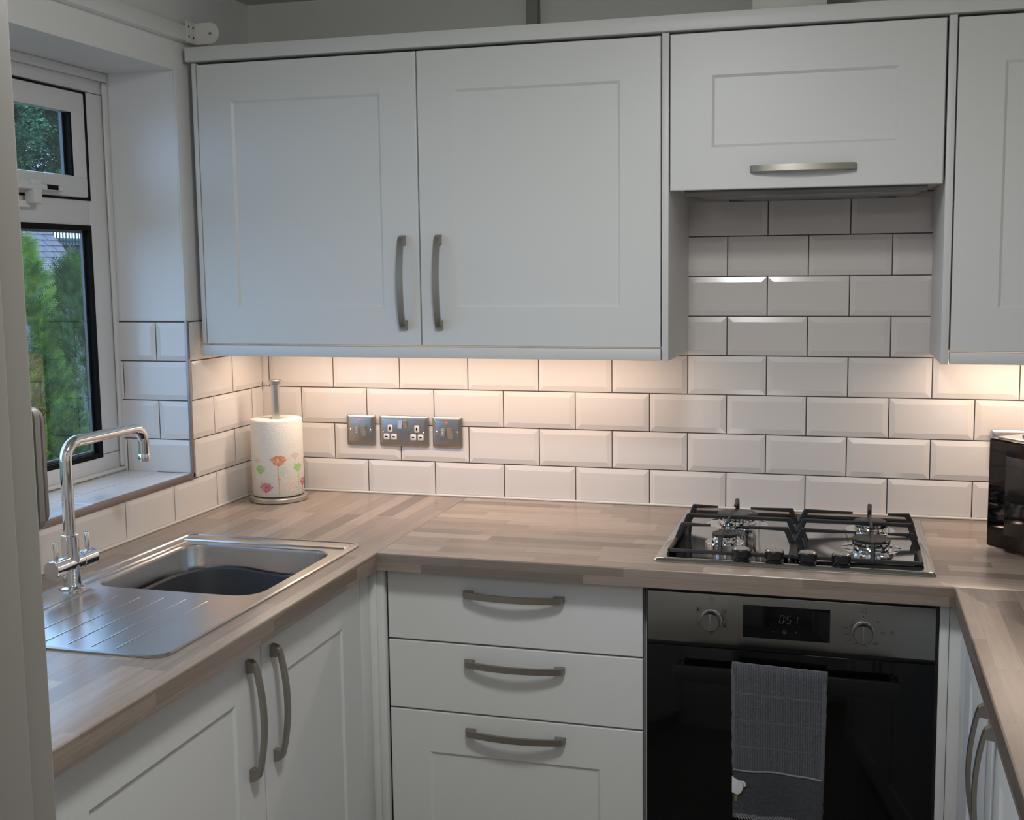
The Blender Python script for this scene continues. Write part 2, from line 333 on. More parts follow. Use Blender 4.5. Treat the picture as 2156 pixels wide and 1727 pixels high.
# ------------------------------------------------------------------ tiling
P_, H_, ZJ, X0, EY = 0.202, 0.102, 0.096, 0.0206, 0.1580
def tile_cells(b, M2, u0, u1, w0, w1, tu0, tu1, tw0, tw1, g=0.0014, bev=0.0135, hi=0.0, lo=-0.0029):
    """one bevelled metro tile clipped to the area; M2 maps (u, w, depth) to a point"""
    a0, a1, c0, c1 = tu0+g, tu1-g, tw0+g, tw1-g
    U = sorted({min(max(x, u0), u1) for x in (a0, a0+bev, a1-bev, a1)}); W = sorted({min(max(x, w0), w1) for x in (c0, c0+bev, c1-bev, c1)})
    if len(U) < 2 or len(W) < 2 or U[-1]-U[0] < 0.002 or W[-1]-W[0] < 0.002: return
    def h(u, w): return lo+(hi-lo)*max(0, min(1, min(u-a0, a1-u, w-c0, c1-w)/bev))
    V = [[b.bm.verts.new(M2(u, w, h(u, w))) for w in W] for u in U]
    for i in range(len(U)-1):
        for j in range(len(W)-1):
            q = [V[i][j], V[i+1][j], V[i+1][j+1], V[i][j+1]]
            um, wm = (U[i]+U[i+1])/2, (W[j]+W[j+1])/2
            left, bot = um < (a0+a1)/2, wm < (c0+c1)/2
            inu = um < a0+bev or um > a1-bev; inw = wm < c0+bev or wm > c1-bev
            if inu and inw:
                fs = [(q[0], q[1], q[2]), (q[0], q[2], q[3])] if left == bot else [(q[0], q[1], q[3]), (q[1], q[2], q[3])]
            else: fs = [q]
            for f in fs: b.bm.faces.new(f).material_index = 0
    bl = [b.bm.verts.new(M2(u, w, -0.0078)) for u, w in ((U[0], W[0]), (U[-1], W[0]), (U[-1], W[-1]), (U[0], W[-1]))]
    tp = [V[0][0], V[-1][0], V[-1][-1], V[0][-1]]
    for i in range(4): b.bm.faces.new((tp[i], bl[i], bl[(i+1) % 4], tp[(i+1) % 4]))
def tile_area(b, M2, u0, u1, w0, w1, us, rows):
    """rows = list of (w_bottom, w_top, u offset of a joint)"""
    for r0, r1, off in rows:
        if r1 <= w0+0.004 or r0 >= w1-0.004: continue
        k = math.floor((u0-off)/P_)
        while off+k*P_ < u1: 
            tile_cells(b, M2, u0, u1, w0, w1, off+k*P_, off+(k+1)*P_, r0, r1); k += 1
    gd = -0.0040
    f = b.bm.faces.new([b.bm.verts.new(M2(u, w, gd)) for u, w in ((u0, w0), (u1, w0), (u1, w1), (u0, w1))]); f.material_index = 1
def rows_for(base_odd, base_even, n=9):
    return [(ZJ+H_*(r-2), ZJ+H_*(r-1), base_odd if r % 2 else base_even) for r in range(1, n+1)]

# ------------------------------------------------------------------ the room
FL, CE = -0.91, 1.372
XR, YF = 2.50, -2.296
b = MB(); b.box(-0.3, 3.2, -5.0, 0.3, FL-0.1, FL); struct(b.build('floor', FLOORM))
b = MB(); b.box(-0.3, 3.2, -5.0, 0.3, CE, CE+0.1); struct(b.build('ceiling', CEIL))
b = MB(); b.box(-0.3, 3.2, 0.008, 0.2, FL, CE); WB = struct(b.build('wall_back', WALLG))
b = MB(); T = lambda x, z, d: (x, -d, z)
tile_area(b, T, 0.0, XR, 0.0, ZJ+3*H_+0.0, None, rows_for(X0+P_/2, X0))
tile_area(b, T, X0+6*P_+0.0003, X0+9*P_-0.0003, ZJ+3*H_+0.0002, ZJ+7*H_+0.006, None, rows_for(X0+P_/2, X0))
b.build('tiling', [TILE, GROUT], WB, smooth=0, weld=0)
# left wall in blocks around the window opening
WY0, WY1, WZ0, WZ1 = -1.62, -0.367, 0.104, 1.138
b = MB()
b.box(-0.30, -0.008, -5.0, 0.2, FL, WZ0); b.box(-0.30, -0.008, -5.0, 0.2, WZ1, CE)
b.box(-0.30, -0.008, WY1, 0.2, WZ0, WZ1); b.box(-0.30, -0.008, -5.0, WY0, WZ0, WZ1)
WL = struct(b.build('wall_left', WALLP))
b = MB(); T = lambda y, z, d: (d, y, z)
rl = rows_for(-EY+P_/2, -EY)
tile_area(b, T, -2.29, -0.0005, 0.0, ZJ+0.0002, None, rl)
tile_area(b, T, -0.373, -0.0005, ZJ+0.0002, ZJ+4*H_+0.002, None, rl)
b.build('tiling', [TILE, GROUT], WL, smooth=0, weld=0)
b = MB(); T = lambda x, z, d: (x, -0.375-d, z)
tile_area(b, T, -0.212, -0.004, 0.112, ZJ+4*H_+0.002, None, rows_for(-0.095, -0.196))
b.build('reveal_tiling', [TILE, GROUT], WL, smooth=0, weld=0)
b = MB()
def T(y, x, d): return (x, y, 0.112+d)
for r0, r1, off in ((-0.212, -0.103, -0.47), (-0.103, 0.0, -0.58)):
    k = -8
    while off+k*P_ < -0.376:
        tile_cells(b, T, -1.60, -0.376, -0.212, -0.004, off+k*P_, off+(k+1)*P_, r0, r1, g=0.0012, bev=0.003, lo=-0.0003); k += 1
f = b.face([(-0.212, -1.61, 0.1108), (-0.004, -1.61, 0.1108), (-0.004, -0.376, 0.1108), (-0.212, -0.376, 0.1108)], 1)
b.build('sill_tiling', [TILE, GROUT], WL, smooth=0, weld=0)
b = MB()
b.box(-0.006, 0.0022, -0.3785, -0.3700, 0.1000, ZJ+4*H_+0.004, 0.0010); b.box(-0.006, 0.0022, -1.62, -0.3690, 0.0965, 0.1125, 0.0010)
struct(b.build('trim_1', TRIMM))
b = MB()                                                            # painted strip beside the window reveal
b.box(-0.009, -0.0055, -0.372, -0.355, 0.506, 1.138); b.build('paint_edge', REVP, WL)
b = MB(); b.box(-0.210, -0.0075, -0.3685, -0.366, ZJ+4*H_+0.003, 1.1375); b.build('reveal_face', REVP, WL)
b = MB(); b.box(-0.210, -0.0075, -1.62, -0.367, 1.1355, 1.1390); b.build('reveal_soffit', REVP, WL)
b = MB(); b.box(XR, XR+0.15, -5.0, 0.2, FL, CE); struct(b.build('wall_right', WALLP))
b = MB(); b.box(-0.3, 3.2, -5.1, -4.9, FL, CE); struct(b.build('wall_rear', WALLP))
# wall with the doorway the camera looks through
b = MB(); b.box(-0.008, 1.082, YF-0.11, YF, FL, CE); b.box(1.93, XR, YF-0.11, YF, FL, CE); b.box(1.085, 1.93, YF-0.11, YF, 1.12, CE)
struct(b.build('wall_front', WALLP))
b = MB(); b.box(1.082, 1.098, YF-0.125, YF, FL, 1.12, 0.003, 3); b.box(1.098, 1.104, YF-0.125, YF-0.030, FL, 1.12, 0.002, 2)
b.box(1.02, 1.091, YF+0.0, YF+0.006, FL, 1.12, 0.003, 3)
struct(b.build('trim_2', JAMB, smooth=30))
# silicone beads
b = MB(); b.box(0.0, XR, -0.007, 0.0, 0.0, 0.006, 0.0025); b.box(0.0, 0.007, -2.29, 0.0, 0.0, 0.006, 0.0025); struct(b.build('trim_3', SIL))
# boxed pipe above the cabinets; the strip's shading is put into its dark colour
b = MB(); b.box(0.812, 0.842, -0.022, 0.008, 0.8, CE); struct(b.build('trim_4', mat('pipe_boxing', (0.27, 0.26, 0.24), 0.7)))

# ------------------------------------------------------------------ window
win = sempty('window_1', (-0.25, -0.99, 0.112))
XF = -0.210
def ring_box(b, x0, x1, y0, y1, z0, z1, w, bev=0.004):
    b.box(x0, x1, y0, y1, z0, z0+w, bev); b.box(x0, x1, y0, y1, z1-w, z1, bev); b.box(x0, x1, y0, y0+w, z0+w*0.9, z1-w*0.9, bev); b.box(x0, x1, y1-w, y1, z0+w*0.9, z1-w*0.9, bev)
b = MB()
FY0, FY1 = -1.615, -0.369
b.box(-0.228, XF, FY0, FY1, 0.1135, 0.166, 0.004); b.box(-0.228, XF, FY0, FY1, 1.080, 1.136, 0.004)
b.box(-0.228, XF-0.0003, -0.460, FY1, 0.1665, 1.0795, 0.004); b.box(-0.228, XF, FY0, -1.53, 0.16, 1.10, 0.004)
b.box(-0.228, XF, FY0, -0.4605, 0.744, 0.822, 0.004); b.box(-0.228, XF, -1.05, -0.99, 0.16, 1.10, 0.004)
b.box(XF+0.0004, XF+0.008, -0.390, FY1, 0.125, 1.1115, 0.005, 3); b.box(XF+0.0004, XF+0.0083, FY0, FY1, 1.112, 1.136, 0.005, 3)
b.box(XF-0.002, XF+0.010, FY0, FY1, 0.1135, 0.124, 0.004, 3)
b.build('frame', UPVC, win, smooth=30)
b = MB()
def rect_ring(b, x0, x1, y0, y1, z0, z1, w):
    b.box(x0, x1, y0, y1, z0, z0+w); b.box(x0, x1, y0, y1, z1-w, z1); b.box(x0, x1, y0, y0+w, z0+w, z1-w); b.box(x0, x1, y1-w, y1, z0+w, z1-w)
rect_ring(b, -0.2295, XF+0.0012, -0.998, -0.4555, 0.160, 0.750, 0.013); rect_ring(b, -0.2295, XF+0.0012, -1.535, -1.045, 0.160, 0.750, 0.011)
rect_ring(b, -0.220, XF+0.0015, -0.996, -0.4520, 0.811, 1.0780, 0.014)
rect_ring(b, -0.2225, XF+0.0135, -0.950, -0.5230, 0.845, 1.043, 0.012)
b.build('gasket', BLACK, win, smooth=0)
b = MB(); rect_ring(b, -0.228, -0.2212, -0.992, -0.467, 0.170, 0.740, 0.010); rect_ring(b, -0.221, -0.2122, -0.942, -0.533, 0.854, 1.034, 0.009)
b.build('spacer_bar', mat('spacer_aluminium', (0.10, 0.10, 0.11), 0.4, 0.8), win, smooth=0)
b = MB(); b.box(-0.2205, -0.2175, -0.990, -0.467, 0.170, 0.740); b.build('lower_pane', GLASS, win, smooth=0)
b = MB(); b.box(-0.2115, -0.2087, -0.942, -0.533, 0.854, 1.034); b.build('upper_pane', GLASS, win, smooth=0)
b = MB(); b.box(-0.2255, -0.2225, -1.53, -1.05, 0.170, 0.740); b.build('far_pane', GLASS, win, smooth=0)
b = MB(); b.box(-0.2255, -0.2225, -1.53, -1.05, 0.82, 1.08); b.build('far_upper_pane', GLASS, win, smooth=0)
b = MB(); ring_box(b, -0.221, XF+0.015, -0.990, -0.4770, 0.8165, 1.0710, 0.052, 0.005); sash = b.build('sash', UPVC, win, smooth=30)
b = MB(); b.box(XF+0.014, XF+0.026, -0.80, -0.655, 0.822, 0.848, 0.004, 3); b.box(XF+0.024, XF+0.040, -0.80, -0.60, 0.8235, 0.8375, 0.005, 3)
b.box(XF+0.012, XF+0.038, -0.705, -0.675, 0.792, 0.846, 0.003, 2)
h = b.build('sash_handle', UPVC, sash, smooth=30)
b = MB(); b.box(XF+0.0385, XF+0.0412, -0.660, -0.622, 0.8260, 0.8375, 0.001); b.build('lock_button', BLACK, sash)
b = MB(); b.box(XF, XF+0.016, -0.74, -0.69, 0.783, 0.800, 0.003); b.build('catch_plate', WPL, win)

# ------------------------------------------------------------------ worktops
def slab(pts, z0, z1, hole=None, front=None, bev=0.0035):
    b = MB(); b.loops([L3(pts, z0), L3(pts, z1)]); loops_t = [L3(pts, z1)]; loops_b = [L3(pts, z0)]
    if hole: b.loops([L3(hole, z0), L3(hole, z1)]); loops_t.append(L3(hole, z1)); loops_b.append(L3(hole, z0))
    b.fill(loops_t); b.fill(loops_b)
    bmesh.ops.remove_doubles(b.bm, verts=b.bm.verts[:], dist=1e-5); bmesh.ops.recalc_face_normals(b.bm, faces=b.bm.faces[:])
    if front:
        es = [e for e in b.bm.edges if front(e.verts[0].co) and front(e.verts[1].co)]
        bmesh.ops.bevel(b.bm, geom=es, offset=bev, segments=4, profile=0.5, affect='EDGES')
    b.bm.normal_update()
    for f in b.bm.faces:
        if abs(f.normal.z) < 0.3: f.material_index = 1
    return b
WX, WYF, WXR = 0.622, -0.638, 1.847
SX0, SX1, SY0, SY1 = 0.108, 0.560, -1.372, -0.573
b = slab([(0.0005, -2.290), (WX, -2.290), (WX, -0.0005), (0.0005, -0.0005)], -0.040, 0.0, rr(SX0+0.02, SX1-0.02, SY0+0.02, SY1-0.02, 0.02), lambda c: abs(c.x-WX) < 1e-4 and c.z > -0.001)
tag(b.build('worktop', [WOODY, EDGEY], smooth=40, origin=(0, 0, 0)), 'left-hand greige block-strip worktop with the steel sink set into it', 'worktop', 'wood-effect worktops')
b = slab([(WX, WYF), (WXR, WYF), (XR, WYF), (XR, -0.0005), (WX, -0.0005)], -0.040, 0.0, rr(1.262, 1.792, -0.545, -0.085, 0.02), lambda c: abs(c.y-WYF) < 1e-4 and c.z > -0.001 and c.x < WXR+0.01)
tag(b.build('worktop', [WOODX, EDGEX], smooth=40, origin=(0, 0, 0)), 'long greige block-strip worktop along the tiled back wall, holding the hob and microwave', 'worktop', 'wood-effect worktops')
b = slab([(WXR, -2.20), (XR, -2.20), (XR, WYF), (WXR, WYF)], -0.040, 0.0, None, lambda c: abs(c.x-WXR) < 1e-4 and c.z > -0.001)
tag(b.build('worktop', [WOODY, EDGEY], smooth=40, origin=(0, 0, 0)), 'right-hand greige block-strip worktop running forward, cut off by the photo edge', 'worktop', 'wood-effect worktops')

# ------------------------------------------------------------------ wall cabinets
YD = -0.340
def carcass(b, x0, x1, y0, y1, z0, z1, t=0.016, top=True, bottom=True):
    b.box(x0, x0+t, y0, y1, z0, z1); b.box(x1-t, x1, y0, y1, z0, z1)
    if bottom: b.box(x0+t, x1-t, y0, y1, z0, z0+t)
    if top: b.box(x0+t, x1-t, y0, y1, z1-t, z1)
    b.box(x0+t, x1-t, y1-0.008, y1, z0+t, z1-t)
t = thing('wall_cabinet', 'wide grey-white double-door wall cabinet between the window wall and the hob recess', 'cabinet', (0.63, -0.17, 0.415), 'grey-white wall cabinets')
b = MB(); carcass(b, 0.034, 1.2165, YD+0.021, 0.0065, 0.446, 1.152); b.build('carcass', CABIN, t)
b = MB(); b.box(0.0205, 0.0325, YD+0.0015, -0.02, 0.447, 1.154, 0.001); b.build('filler_strip', CAB, t)
b = MB(); b.box(0.0205, 1.2165, YD-0.004, YD+0.016, 0.4155, 0.4425, 0.001); b.build('light_pelmet', CAB, t)
b = MB(); b.box(1.2185, 1.2340, YD-0.001, 0.0065, 0.4145, 1.155, 0.001); b.build('end_panel', CAB, t)
d = door(fr_back(YD), 0.0350, 0.6240, 0.4460, 1.1500, t); handle(fr_back(YD), 0.583, 0.600, 0.230, True, d)
d = door(fr_back(YD), 0.6270, 1.2155, 0.4460, 1.1500, t); handle(fr_back(YD), 0.676, 0.600, 0.230, True, d)
t = thing('wall_cabinet', 'short grey-white flap-door cabinet above the hob, housing the extractor', 'cabinet', (1.53, -0.17, 0.80), 'grey-white wall cabinets')
b = MB(); carcass(b, 1.2355, 1.8285, YD+0.021, 0.0065, 0.812, 1.152); b.build('carcass', CABIN, t)
d = door(fr_back(YD), 1.2370, 1.8255, 0.8040, 1.1510, t, name='flap_door'); handle(fr_back(YD), 1.5315, 0.8470, 0.230, False, d)
t = thing('wall_cabinet', 'right-hand grey-white wall cabinet above the microwave, cut by the photo edge', 'cabinet', (2.17, -0.17, 0.415), 'grey-white wall cabinets')
b = MB(); carcass(b, 1.8475, 2.494, YD+0.021, 0.0065, 0.446, 1.152); b.build('carcass', CABIN, t)
b = MB(); b.box(1.8490, 2.494, YD-0.004, YD+0.016, 0.4155, 0.4405, 0.001); b.build('light_pelmet', CAB, t)
b = MB(); b.box(1.8305, 1.8465, YD-0.001, 0.0065, 0.4145, 1.155, 0.001); b.build('end_panel', CAB, t)
d = door(fr_back(YD), 1.8500, 2.4440, 0.4430, 1.1500, t); handle(fr_back(YD), 2.395, 0.600, 0.230, True, d)
b = MB(); b.box(0.010, 2.498, YD-0.010, YD+0.05, 1.157, 1.192, 0.0015); b.box(0.010, 2.498, YD+0.05, 0.0065, 1.157, 1.170)
tag(b.build('cabinet_cornice', CAB), 'long plain grey-white cornice board running along the tops of the wall cabinets', 'cornice')['kind'] = 'thing'
# under-cabinet light fittings behind the pelmets
for x0, x1, lb in ((0.08, 1.16, 'slim warm strip light under the double-door wall cabinet'), (1.89, 2.31, 'slim warm strip light under the right-hand wall cabinet')):
    b = MB(); b.box(x0, x1, -0.203, -0.167, 0.4385, 0.4455, 0.001); tag(b.build('strip_light', WPL), lb, 'light', 'under-cabinet strip lights')
# flue duct above the hood cabinet
b = MB(); b.box(1.412, 1.577, -0.27, -0.105, 1.171, CE-0.001, 0.002)
tag(b.build('vent_duct', DUCTP), 'square white vent duct rising above the hob cabinet to the ceiling', 'duct')

# extractor hood
t = thing('extractor_hood', 'slim grey built-in extractor hood under the short cabinet above the hob', 'extractor hood', (1.53, -0.16, 0.79))
b = MB(); b.loops([L3(rr(1.262, 1.800, -0.296, -0.006, 0.004, 2), 0.8125), L3(rr(1.262, 1.800, -0.296, -0.006, 0.004, 2), 0.806), L3(rr(1.285, 1.780, -0.275, -0.012, 0.01, 2), 0.797)], True, True, True)
b.build('underside_tray', mat('hood_tray', (0.40, 0.39, 0.38), 0.3, 0.7), t, smooth=20)
b = MB(); b.box(1.265, 1.797, -0.306, -0.290, 0.7915, 0.8118, 0.001); b.build('front_rail', HOODM, t)
b = MB(); b.box(1.375, 1.700, -0.235, -0.050, 0.7940, 0.7975, 0.001); b.build('grease_filter', FILTER, t)
b = MB(); b.box(1.340, 1.742, -0.030, -0.010, 0.7930, 0.7975, 0.001); b.build('lamp_lens', LENS, t)
b = MB(); b.box(1.345, 1.400, -0.255, -0.225, 0.7945, 0.798, 0.001); b.build('control_strip', BLKPL, t)

# ------------------------------------------------------------------ base units
YB = -0.592
t = thing('drawer_unit', 'grey-white three-drawer base unit between the corner post and the oven', 'drawer unit', (0.92, -0.3, FL))
b = MB(); carcass(b, 0.626, 1.2195, YB+0.021, -0.02, -0.760, -0.0415, top=False); b.box(0.64, 1.20, YB+0.06, YB+0.075, FL, -0.762); b.build('carcass', CABIN, t)
M = fr_back(YB)
for z0, z1, zh, pn in ((-0.2095, -0.0440, -0.093, False), (-0.3735, -0.2135, -0.253, False), (-0.757, -0.3775, -0.415, True)):
    d = door(M, 0.6265, 1.2185, z0, z1, t, name='drawer', panel=pn, margin=0.096); handle(M, 0.9275, zh, 0.234, False, d)
t = thing('sink_unit', 'grey-white double-door base unit under the sink, along the window wall', 'base cabinet', (0.3, -1.1, FL), 'grey-white base cabinets with bowed handles')
XB = 0.592
b = MB()
b.box(0.03, XB-0.021, -1.705, -1.689, -0.760, -0.0415); b.box(0.03, XB-0.021, -0.650, -0.634, -0.760, -0.0415); b.box(0.03, XB-0.021, -1.689, -0.650, -0.760, -0.744)
b.box(XB-0.075, XB-0.06, -2.2, -0.6, FL, -0.762); b.build('carcass', CABIN, t)
M = fr_left(XB)
d = door(M, -1.1090, -0.6680, -0.757, -0.0440, t); handle(M, -1.0720, -0.184, 0.230, True, d)
d = door(M, -1.7080, -1.1125, -0.757, -0.0440, t); handle(M, -1.1620, -0.184, 0.230, True, d)
b = MB(); b.box(XB-0.018, XB-0.001, -0.665, -0.612, -0.757, -0.044, 0.001); b.box(XB-0.018, XB+0.014, -0.612, -0.594, -0.757, -0.044, 0.001); b.box(XB+0.014, 0.6235, -0.607, -0.588, -0.757, -0.044, 0.001)
b.build('corner_post', CAB, t)
t = thing('base_cabinet', 'plain grey-white base cabinet end left of the sink unit, near the doorway', 'base cabinet', (0.3, -1.95, FL), 'grey-white base cabinets with bowed handles')
b = MB(); b.box(0.03, XB-0.021, -2.28, -1.712, -0.760, -0.0415); b.build('carcass', CABIN, t)
door(fr_left(XB), -2.28, -1.7115, -0.757, -0.0440, t)

t = thing('oven_housing', 'narrow white housing panels framing the built-in oven', 'oven housing', (1.53, -0.3, FL))
b = MB(); b.box(1.2205, 1.2255, YB+0.025, -0.03, -0.76, -0.0415); b.box(1.8235, 1.829, YB+0.025, -0.03, -0.76, -0.0415); b.box(1.2255, 1.8235, YB+0.025, -0.03, -0.76, -0.655); b.box(1.21, 1.84, YB+0.06, YB+0.075, FL, -0.762)
b.build('carcass', CABIN, t)
b = MB(); b.box(1.8245, 1.8425, YB-0.003, YB+0.02, -0.76, -0.0415, 0.001); b.build('filler_strip', CAB, t)
b = MB(); b.box(1.2255, 1.8235, YB+0.0, YB+0.02, -0.757, -0.657, 0.001); b.build('lower_panel', CAB, t)

XQ = 1.866
t = thing('base_cabinet', 'right-hand grey-white base cabinet with two bowed handles, seen edge-on beside the oven', 'base cabinet', (2.2, -1.2, FL), 'grey-white base cabinets with bowed handles')
b = MB()
b.box(XQ+0.021, 2.48, -1.76, -0.64, -0.760, -0.0415); b.box(XQ+0.06, XQ+0.075, -2.2, -0.64, FL, -0.762); b.build('carcass', CABIN, t)
M = fr_right(XQ)
d = door(M, -1.1130, -0.6850, -0.757, -0.0440, t); handle(M, -1.0700, -0.184, 0.230, True, d)
d = door(M, -1.7080, -1.1165, -0.757, -0.0440, t); handle(M, -1.1600, -0.184, 0.230, True, d)
b = MB(); b.box(1.8435, XQ+0.012, YB-0.0, YB+0.018, -0.757, -0.044, 0.001); b.box(XQ+0.001, XQ+0.018, -0.682, YB-0.0, -0.757, -0.044, 0.001)
b.build('corner_post', CAB, t)

# ------------------------------------------------------------------ built-in oven
YO = -0.597
t = thing('oven', 'built-in single oven with black glass door and steel control panel', 'oven', (1.523, -0.3, -0.65))
b = MB(); b.box(1.2265, 1.8220, YO+0.006, -0.06, -0.652, -0.0475); b.build('casing', BLKPL, t)
b = MB(); b.box(1.2300, 1.8170, YO-0.002, YO+0.007, -0.1650, -0.0570, 0.001); cp = b.build('control_panel', OVSTEEL, t)
b = MB(); b.box(1.4325, 1.6105, YO-0.0028, YO+0.004, -0.1445, -0.0745, 0.0003); disp = b.build('display', BGLASS, cp)
def text_into(b, s_, size, M):
    cu = bpy.data.curves.new('t', 'FONT'); cu.body = s_; cu.size = size; cu.align_x = 'CENTER'; cu.align_y = 'CENTER'; cu.extrude = 0.00005; cu.resolution_u = 2
    o = bpy.data.objects.new('t', cu); C.objects.link(o); dg = bpy.context.evaluated_depsgraph_get(); me = bpy.data.meshes.new_from_object(o.evaluated_get(dg))
    mp = [b.bm.verts.new(M @ v.co) for v in me.vertices]
    for p in me.polygons:
        try: b.bm.faces.new([mp[i] for i in p.vertices]).material_index = b.mi
        except ValueError: pass
    bpy.data.objects.remove(o); bpy.data.curves.remove(cu); bpy.data.meshes.remove(me)
def seg7(b, ch, u, w, hgt, M):
    wd = hgt*0.46; th = hgt*0.10; sk = 0.12
    S = {'a': ((0, 1), (1, 1)), 'b': ((1, 1), (1, .5)), 'c': ((1, .5), (1, 0)), 'd': ((0, 0), (1, 0)), 'e': ((0, 0), (0, .5)), 'f': ((0, .5), (0, 1)), 'g': ((0, .5), (1, .5))}
    for k in {'0': 'abcdef', '5': 'afgcd', '1': 'bc'}[ch]:
        (x0, y0), (x1, y1) = S[k]; gp = 0.09
        if x0 == x1: y0, y1 = (y0-gp*0.6, y1+gp*0.6) if y0 > y1 else (y0+gp*0.6, y1-gp*0.6); q = [(x0*wd-th/2, y0*hgt), (x0*wd+th/2, y0*hgt), (x1*wd+th/2, y1*hgt), (x1*wd-th/2, y1*hgt)]
        else: q = [(gp*wd, y0*hgt-th/2), (wd*(1-gp), y0*hgt-th/2), (wd*(1-gp), y0*hgt+th/2), (gp*wd, y0*hgt+th/2)]
        f = [M @ Vector((u+x+sk*y, w+y, 0)) for x, y in q]; b.bm.faces.new([b.bm.verts.new(p) for p in f])
Md = fr_back(YO-0.0031)
b = MB(); seg7(b, '0', 1.508, -0.109, 0.0165, Md); seg7(b, '5', 1.5225, -0.109, 0.0165, Md); seg7(b, '1', 1.536, -0.109, 0.0165, Md)
for w in (-0.105, -0.097): b.bm.faces.new([b.bm.verts.new(Md @ Vector(p)) for p in ((1.5185, w, 0), (1.5200, w, 0), (1.5200, w+0.0015, 0), (1.5185, w+0.0015, 0))])
b.build('clock_digits', LEDW, cp, smooth=0, recalc=False)
b = MB(); text_into(b, '–', 0.010, Md @ Matrix.Translation((1.495, -0.1275, 0))); text_into(b, '+', 0.011, Md @ Matrix.Translation((1.5425, -0.1275, 0)))
for r in ((1.5150, 1.5225, -0.1312, -0.1300), (1.5150, 1.5225, -0.1252, -0.1240), (1.5150, 1.5162, -0.1312, -0.124), (1.5213, 1.5225, -0.1312, -0.124), (1.5178, 1.5198, -0.1287, -0.1267)):
    b.bm.faces.new([b.bm.verts.new(Md @ Vector(p)) for p in ((r[0], r[2], 0), (r[1], r[2], 0), (r[1], r[3], 0), (r[0], r[3], 0))])
b.build('touch_marks', LEDL, cp, smooth=0, recalc=False)
# printed function symbols
Mp = fr_back(YO-0.0023)
def q4(b, M, u0, u1, w0, w1): b.bm.faces.new([b.bm.verts.new(M @ Vector(p)) for p in ((u0, w0, 0), (u1, w0, 0), (u1, w1, 0), (u0, w1, 0))])
def sq_icon(b, u, w, kind, s_=0.0050):
    t_ = 0.0006
    q4(b, Mp, u-s_, u+s_, w+s_-t_, w+s_); q4(b, Mp, u-s_, u+s_, w-s_, w-s_+t_); q4(b, Mp, u-s_, u-s_+t_, w-s_, w+s_); q4(b, Mp, u+s_-t_, u+s_, w-s_, w+s_)
    if kind == 'light': q4(b, Mp, u-t_/2, u+t_/2, w-0.0025, w+0.0025)
    if kind == 'grill': q4(b, Mp, u-0.003, u+0.003, w+0.0022, w+0.003)
    if kind == 'fan': q4(b, Mp, u-0.0006, u+0.0006, w-0.003, w+0.003); q4(b, Mp, u-0.003, u+0.003, w-0.0006, w+0.0006); q4(b, Mp, u-0.0018, u+0.0018, w-0.0018, w+0.0018)
    if kind == 'defrost': q4(b, Mp, u-0.0004, u+0.0004, w-0.003, w+0.003); q4(b, Mp, u-0.003, u+0.003, w-0.0004, w+0.0004); q4(b, Mp, u-0.001, u+0.003, w-0.0022, w-0.0014)
    if kind == 'grid': q4(b, Mp, u-t_/2, u+t_/2, w-s_, w+s_); q4(b, Mp, u-s_, u+s_, w-t_/2, w+t_/2)
K1 = (1.3665, -0.1115); K2 = (1.6765, -0.1150)
for kx, kz, kind, sz in ((K1[0], K1[1]+0.0440, 'light', 0.0050), (K1[0]-0.028, K1[1]+0.0195, 'fan', 0.0045), (K1[0]+0.028, K1[1]+0.0195, 'defrost', 0.0045), (K1[0]-0.028, K1[1]-0.0115, 'grill', 0.0045),
                         (K1[0]+0.028, K1[1]-0.0115, 'fan', 0.0045), (K1[0], K1[1]-0.0275, 'grid', 0.0042), (K2[0], K2[1]+0.0440, 'light', 0.0048)):
    b = MB(); sq_icon(b, kx, kz, kind, sz); b.build('function_symbol', INK, cp, smooth=0, recalc=False)
for K in (K1, K2):
    b = MB(); q4(b, Mp, K[0]-0.001, K[0]+0.001, K[1]+0.0305, K[1]+0.0325); b.build('zero_mark', INK, cp, smooth=0, recalc=False)
for s_, dx, dz in (('50', 0.029, 0.0215), ('100', 0.037, 0.0), ('150', 0.024, -0.0240), ('180', 0.0, -0.0275), ('200', -0.015, -0.0265), ('220', -0.027, -0.0195), ('250', -0.0335, -0.0075), ('Max', -0.036, 0.0060)):
    b2 = MB(); text_into(b2, s_, 0.0072, Mp @ Matrix.Translation((K2[0]+dx, K2[1]+dz, 0))); b2.build('temperature_mark', INK, cp, smooth=0, recalc=False)
b = MB()
for a in range(12):
    a0, a1 = 2*pi*a/12, 2*pi*(a+1)/12; u, w = 1.7335, -0.1135
    b.bm.faces.new([b.bm.verts.new(Mp @ Vector((u+r*cos(x), w+r*sin(x), 0))) for r, x in ((0.0032, a0), (0.0032, a1), (0.0018, a1), (0.0018, a0))])
b.build('indicator_lamp', LEDL, cp, smooth=0, recalc=False)
for (kx, kz), nm in ((K1, 'function_knob'), (K2, 'temperature_knob')):
    b = MB(); yk = YO-0.002
    b.lathe([(0.0225, yk), (0.0225, yk-0.003), (0.0205, yk-0.004), (0.0200, yk-0.022), (0.0185, yk-0.0245), (0.0, yk-0.0245)], (kx, 0, kz), 40, 'y')
    b.box(kx-0.0016, kx+0.0016, yk-0.0262, yk-0.0240, kz-0.0180, kz+0.0185, 0.0006)
    b.build(nm, mat('oven_knob_metal', (0.36, 0.355, 0.35), 0.25, 1.0), cp)
b = MB(); b.box(1.2300, 1.8185, YO-0.003, YO+0.007, -0.6450, -0.1740, 0.002); dr = b.build('door', BGLASS, t)
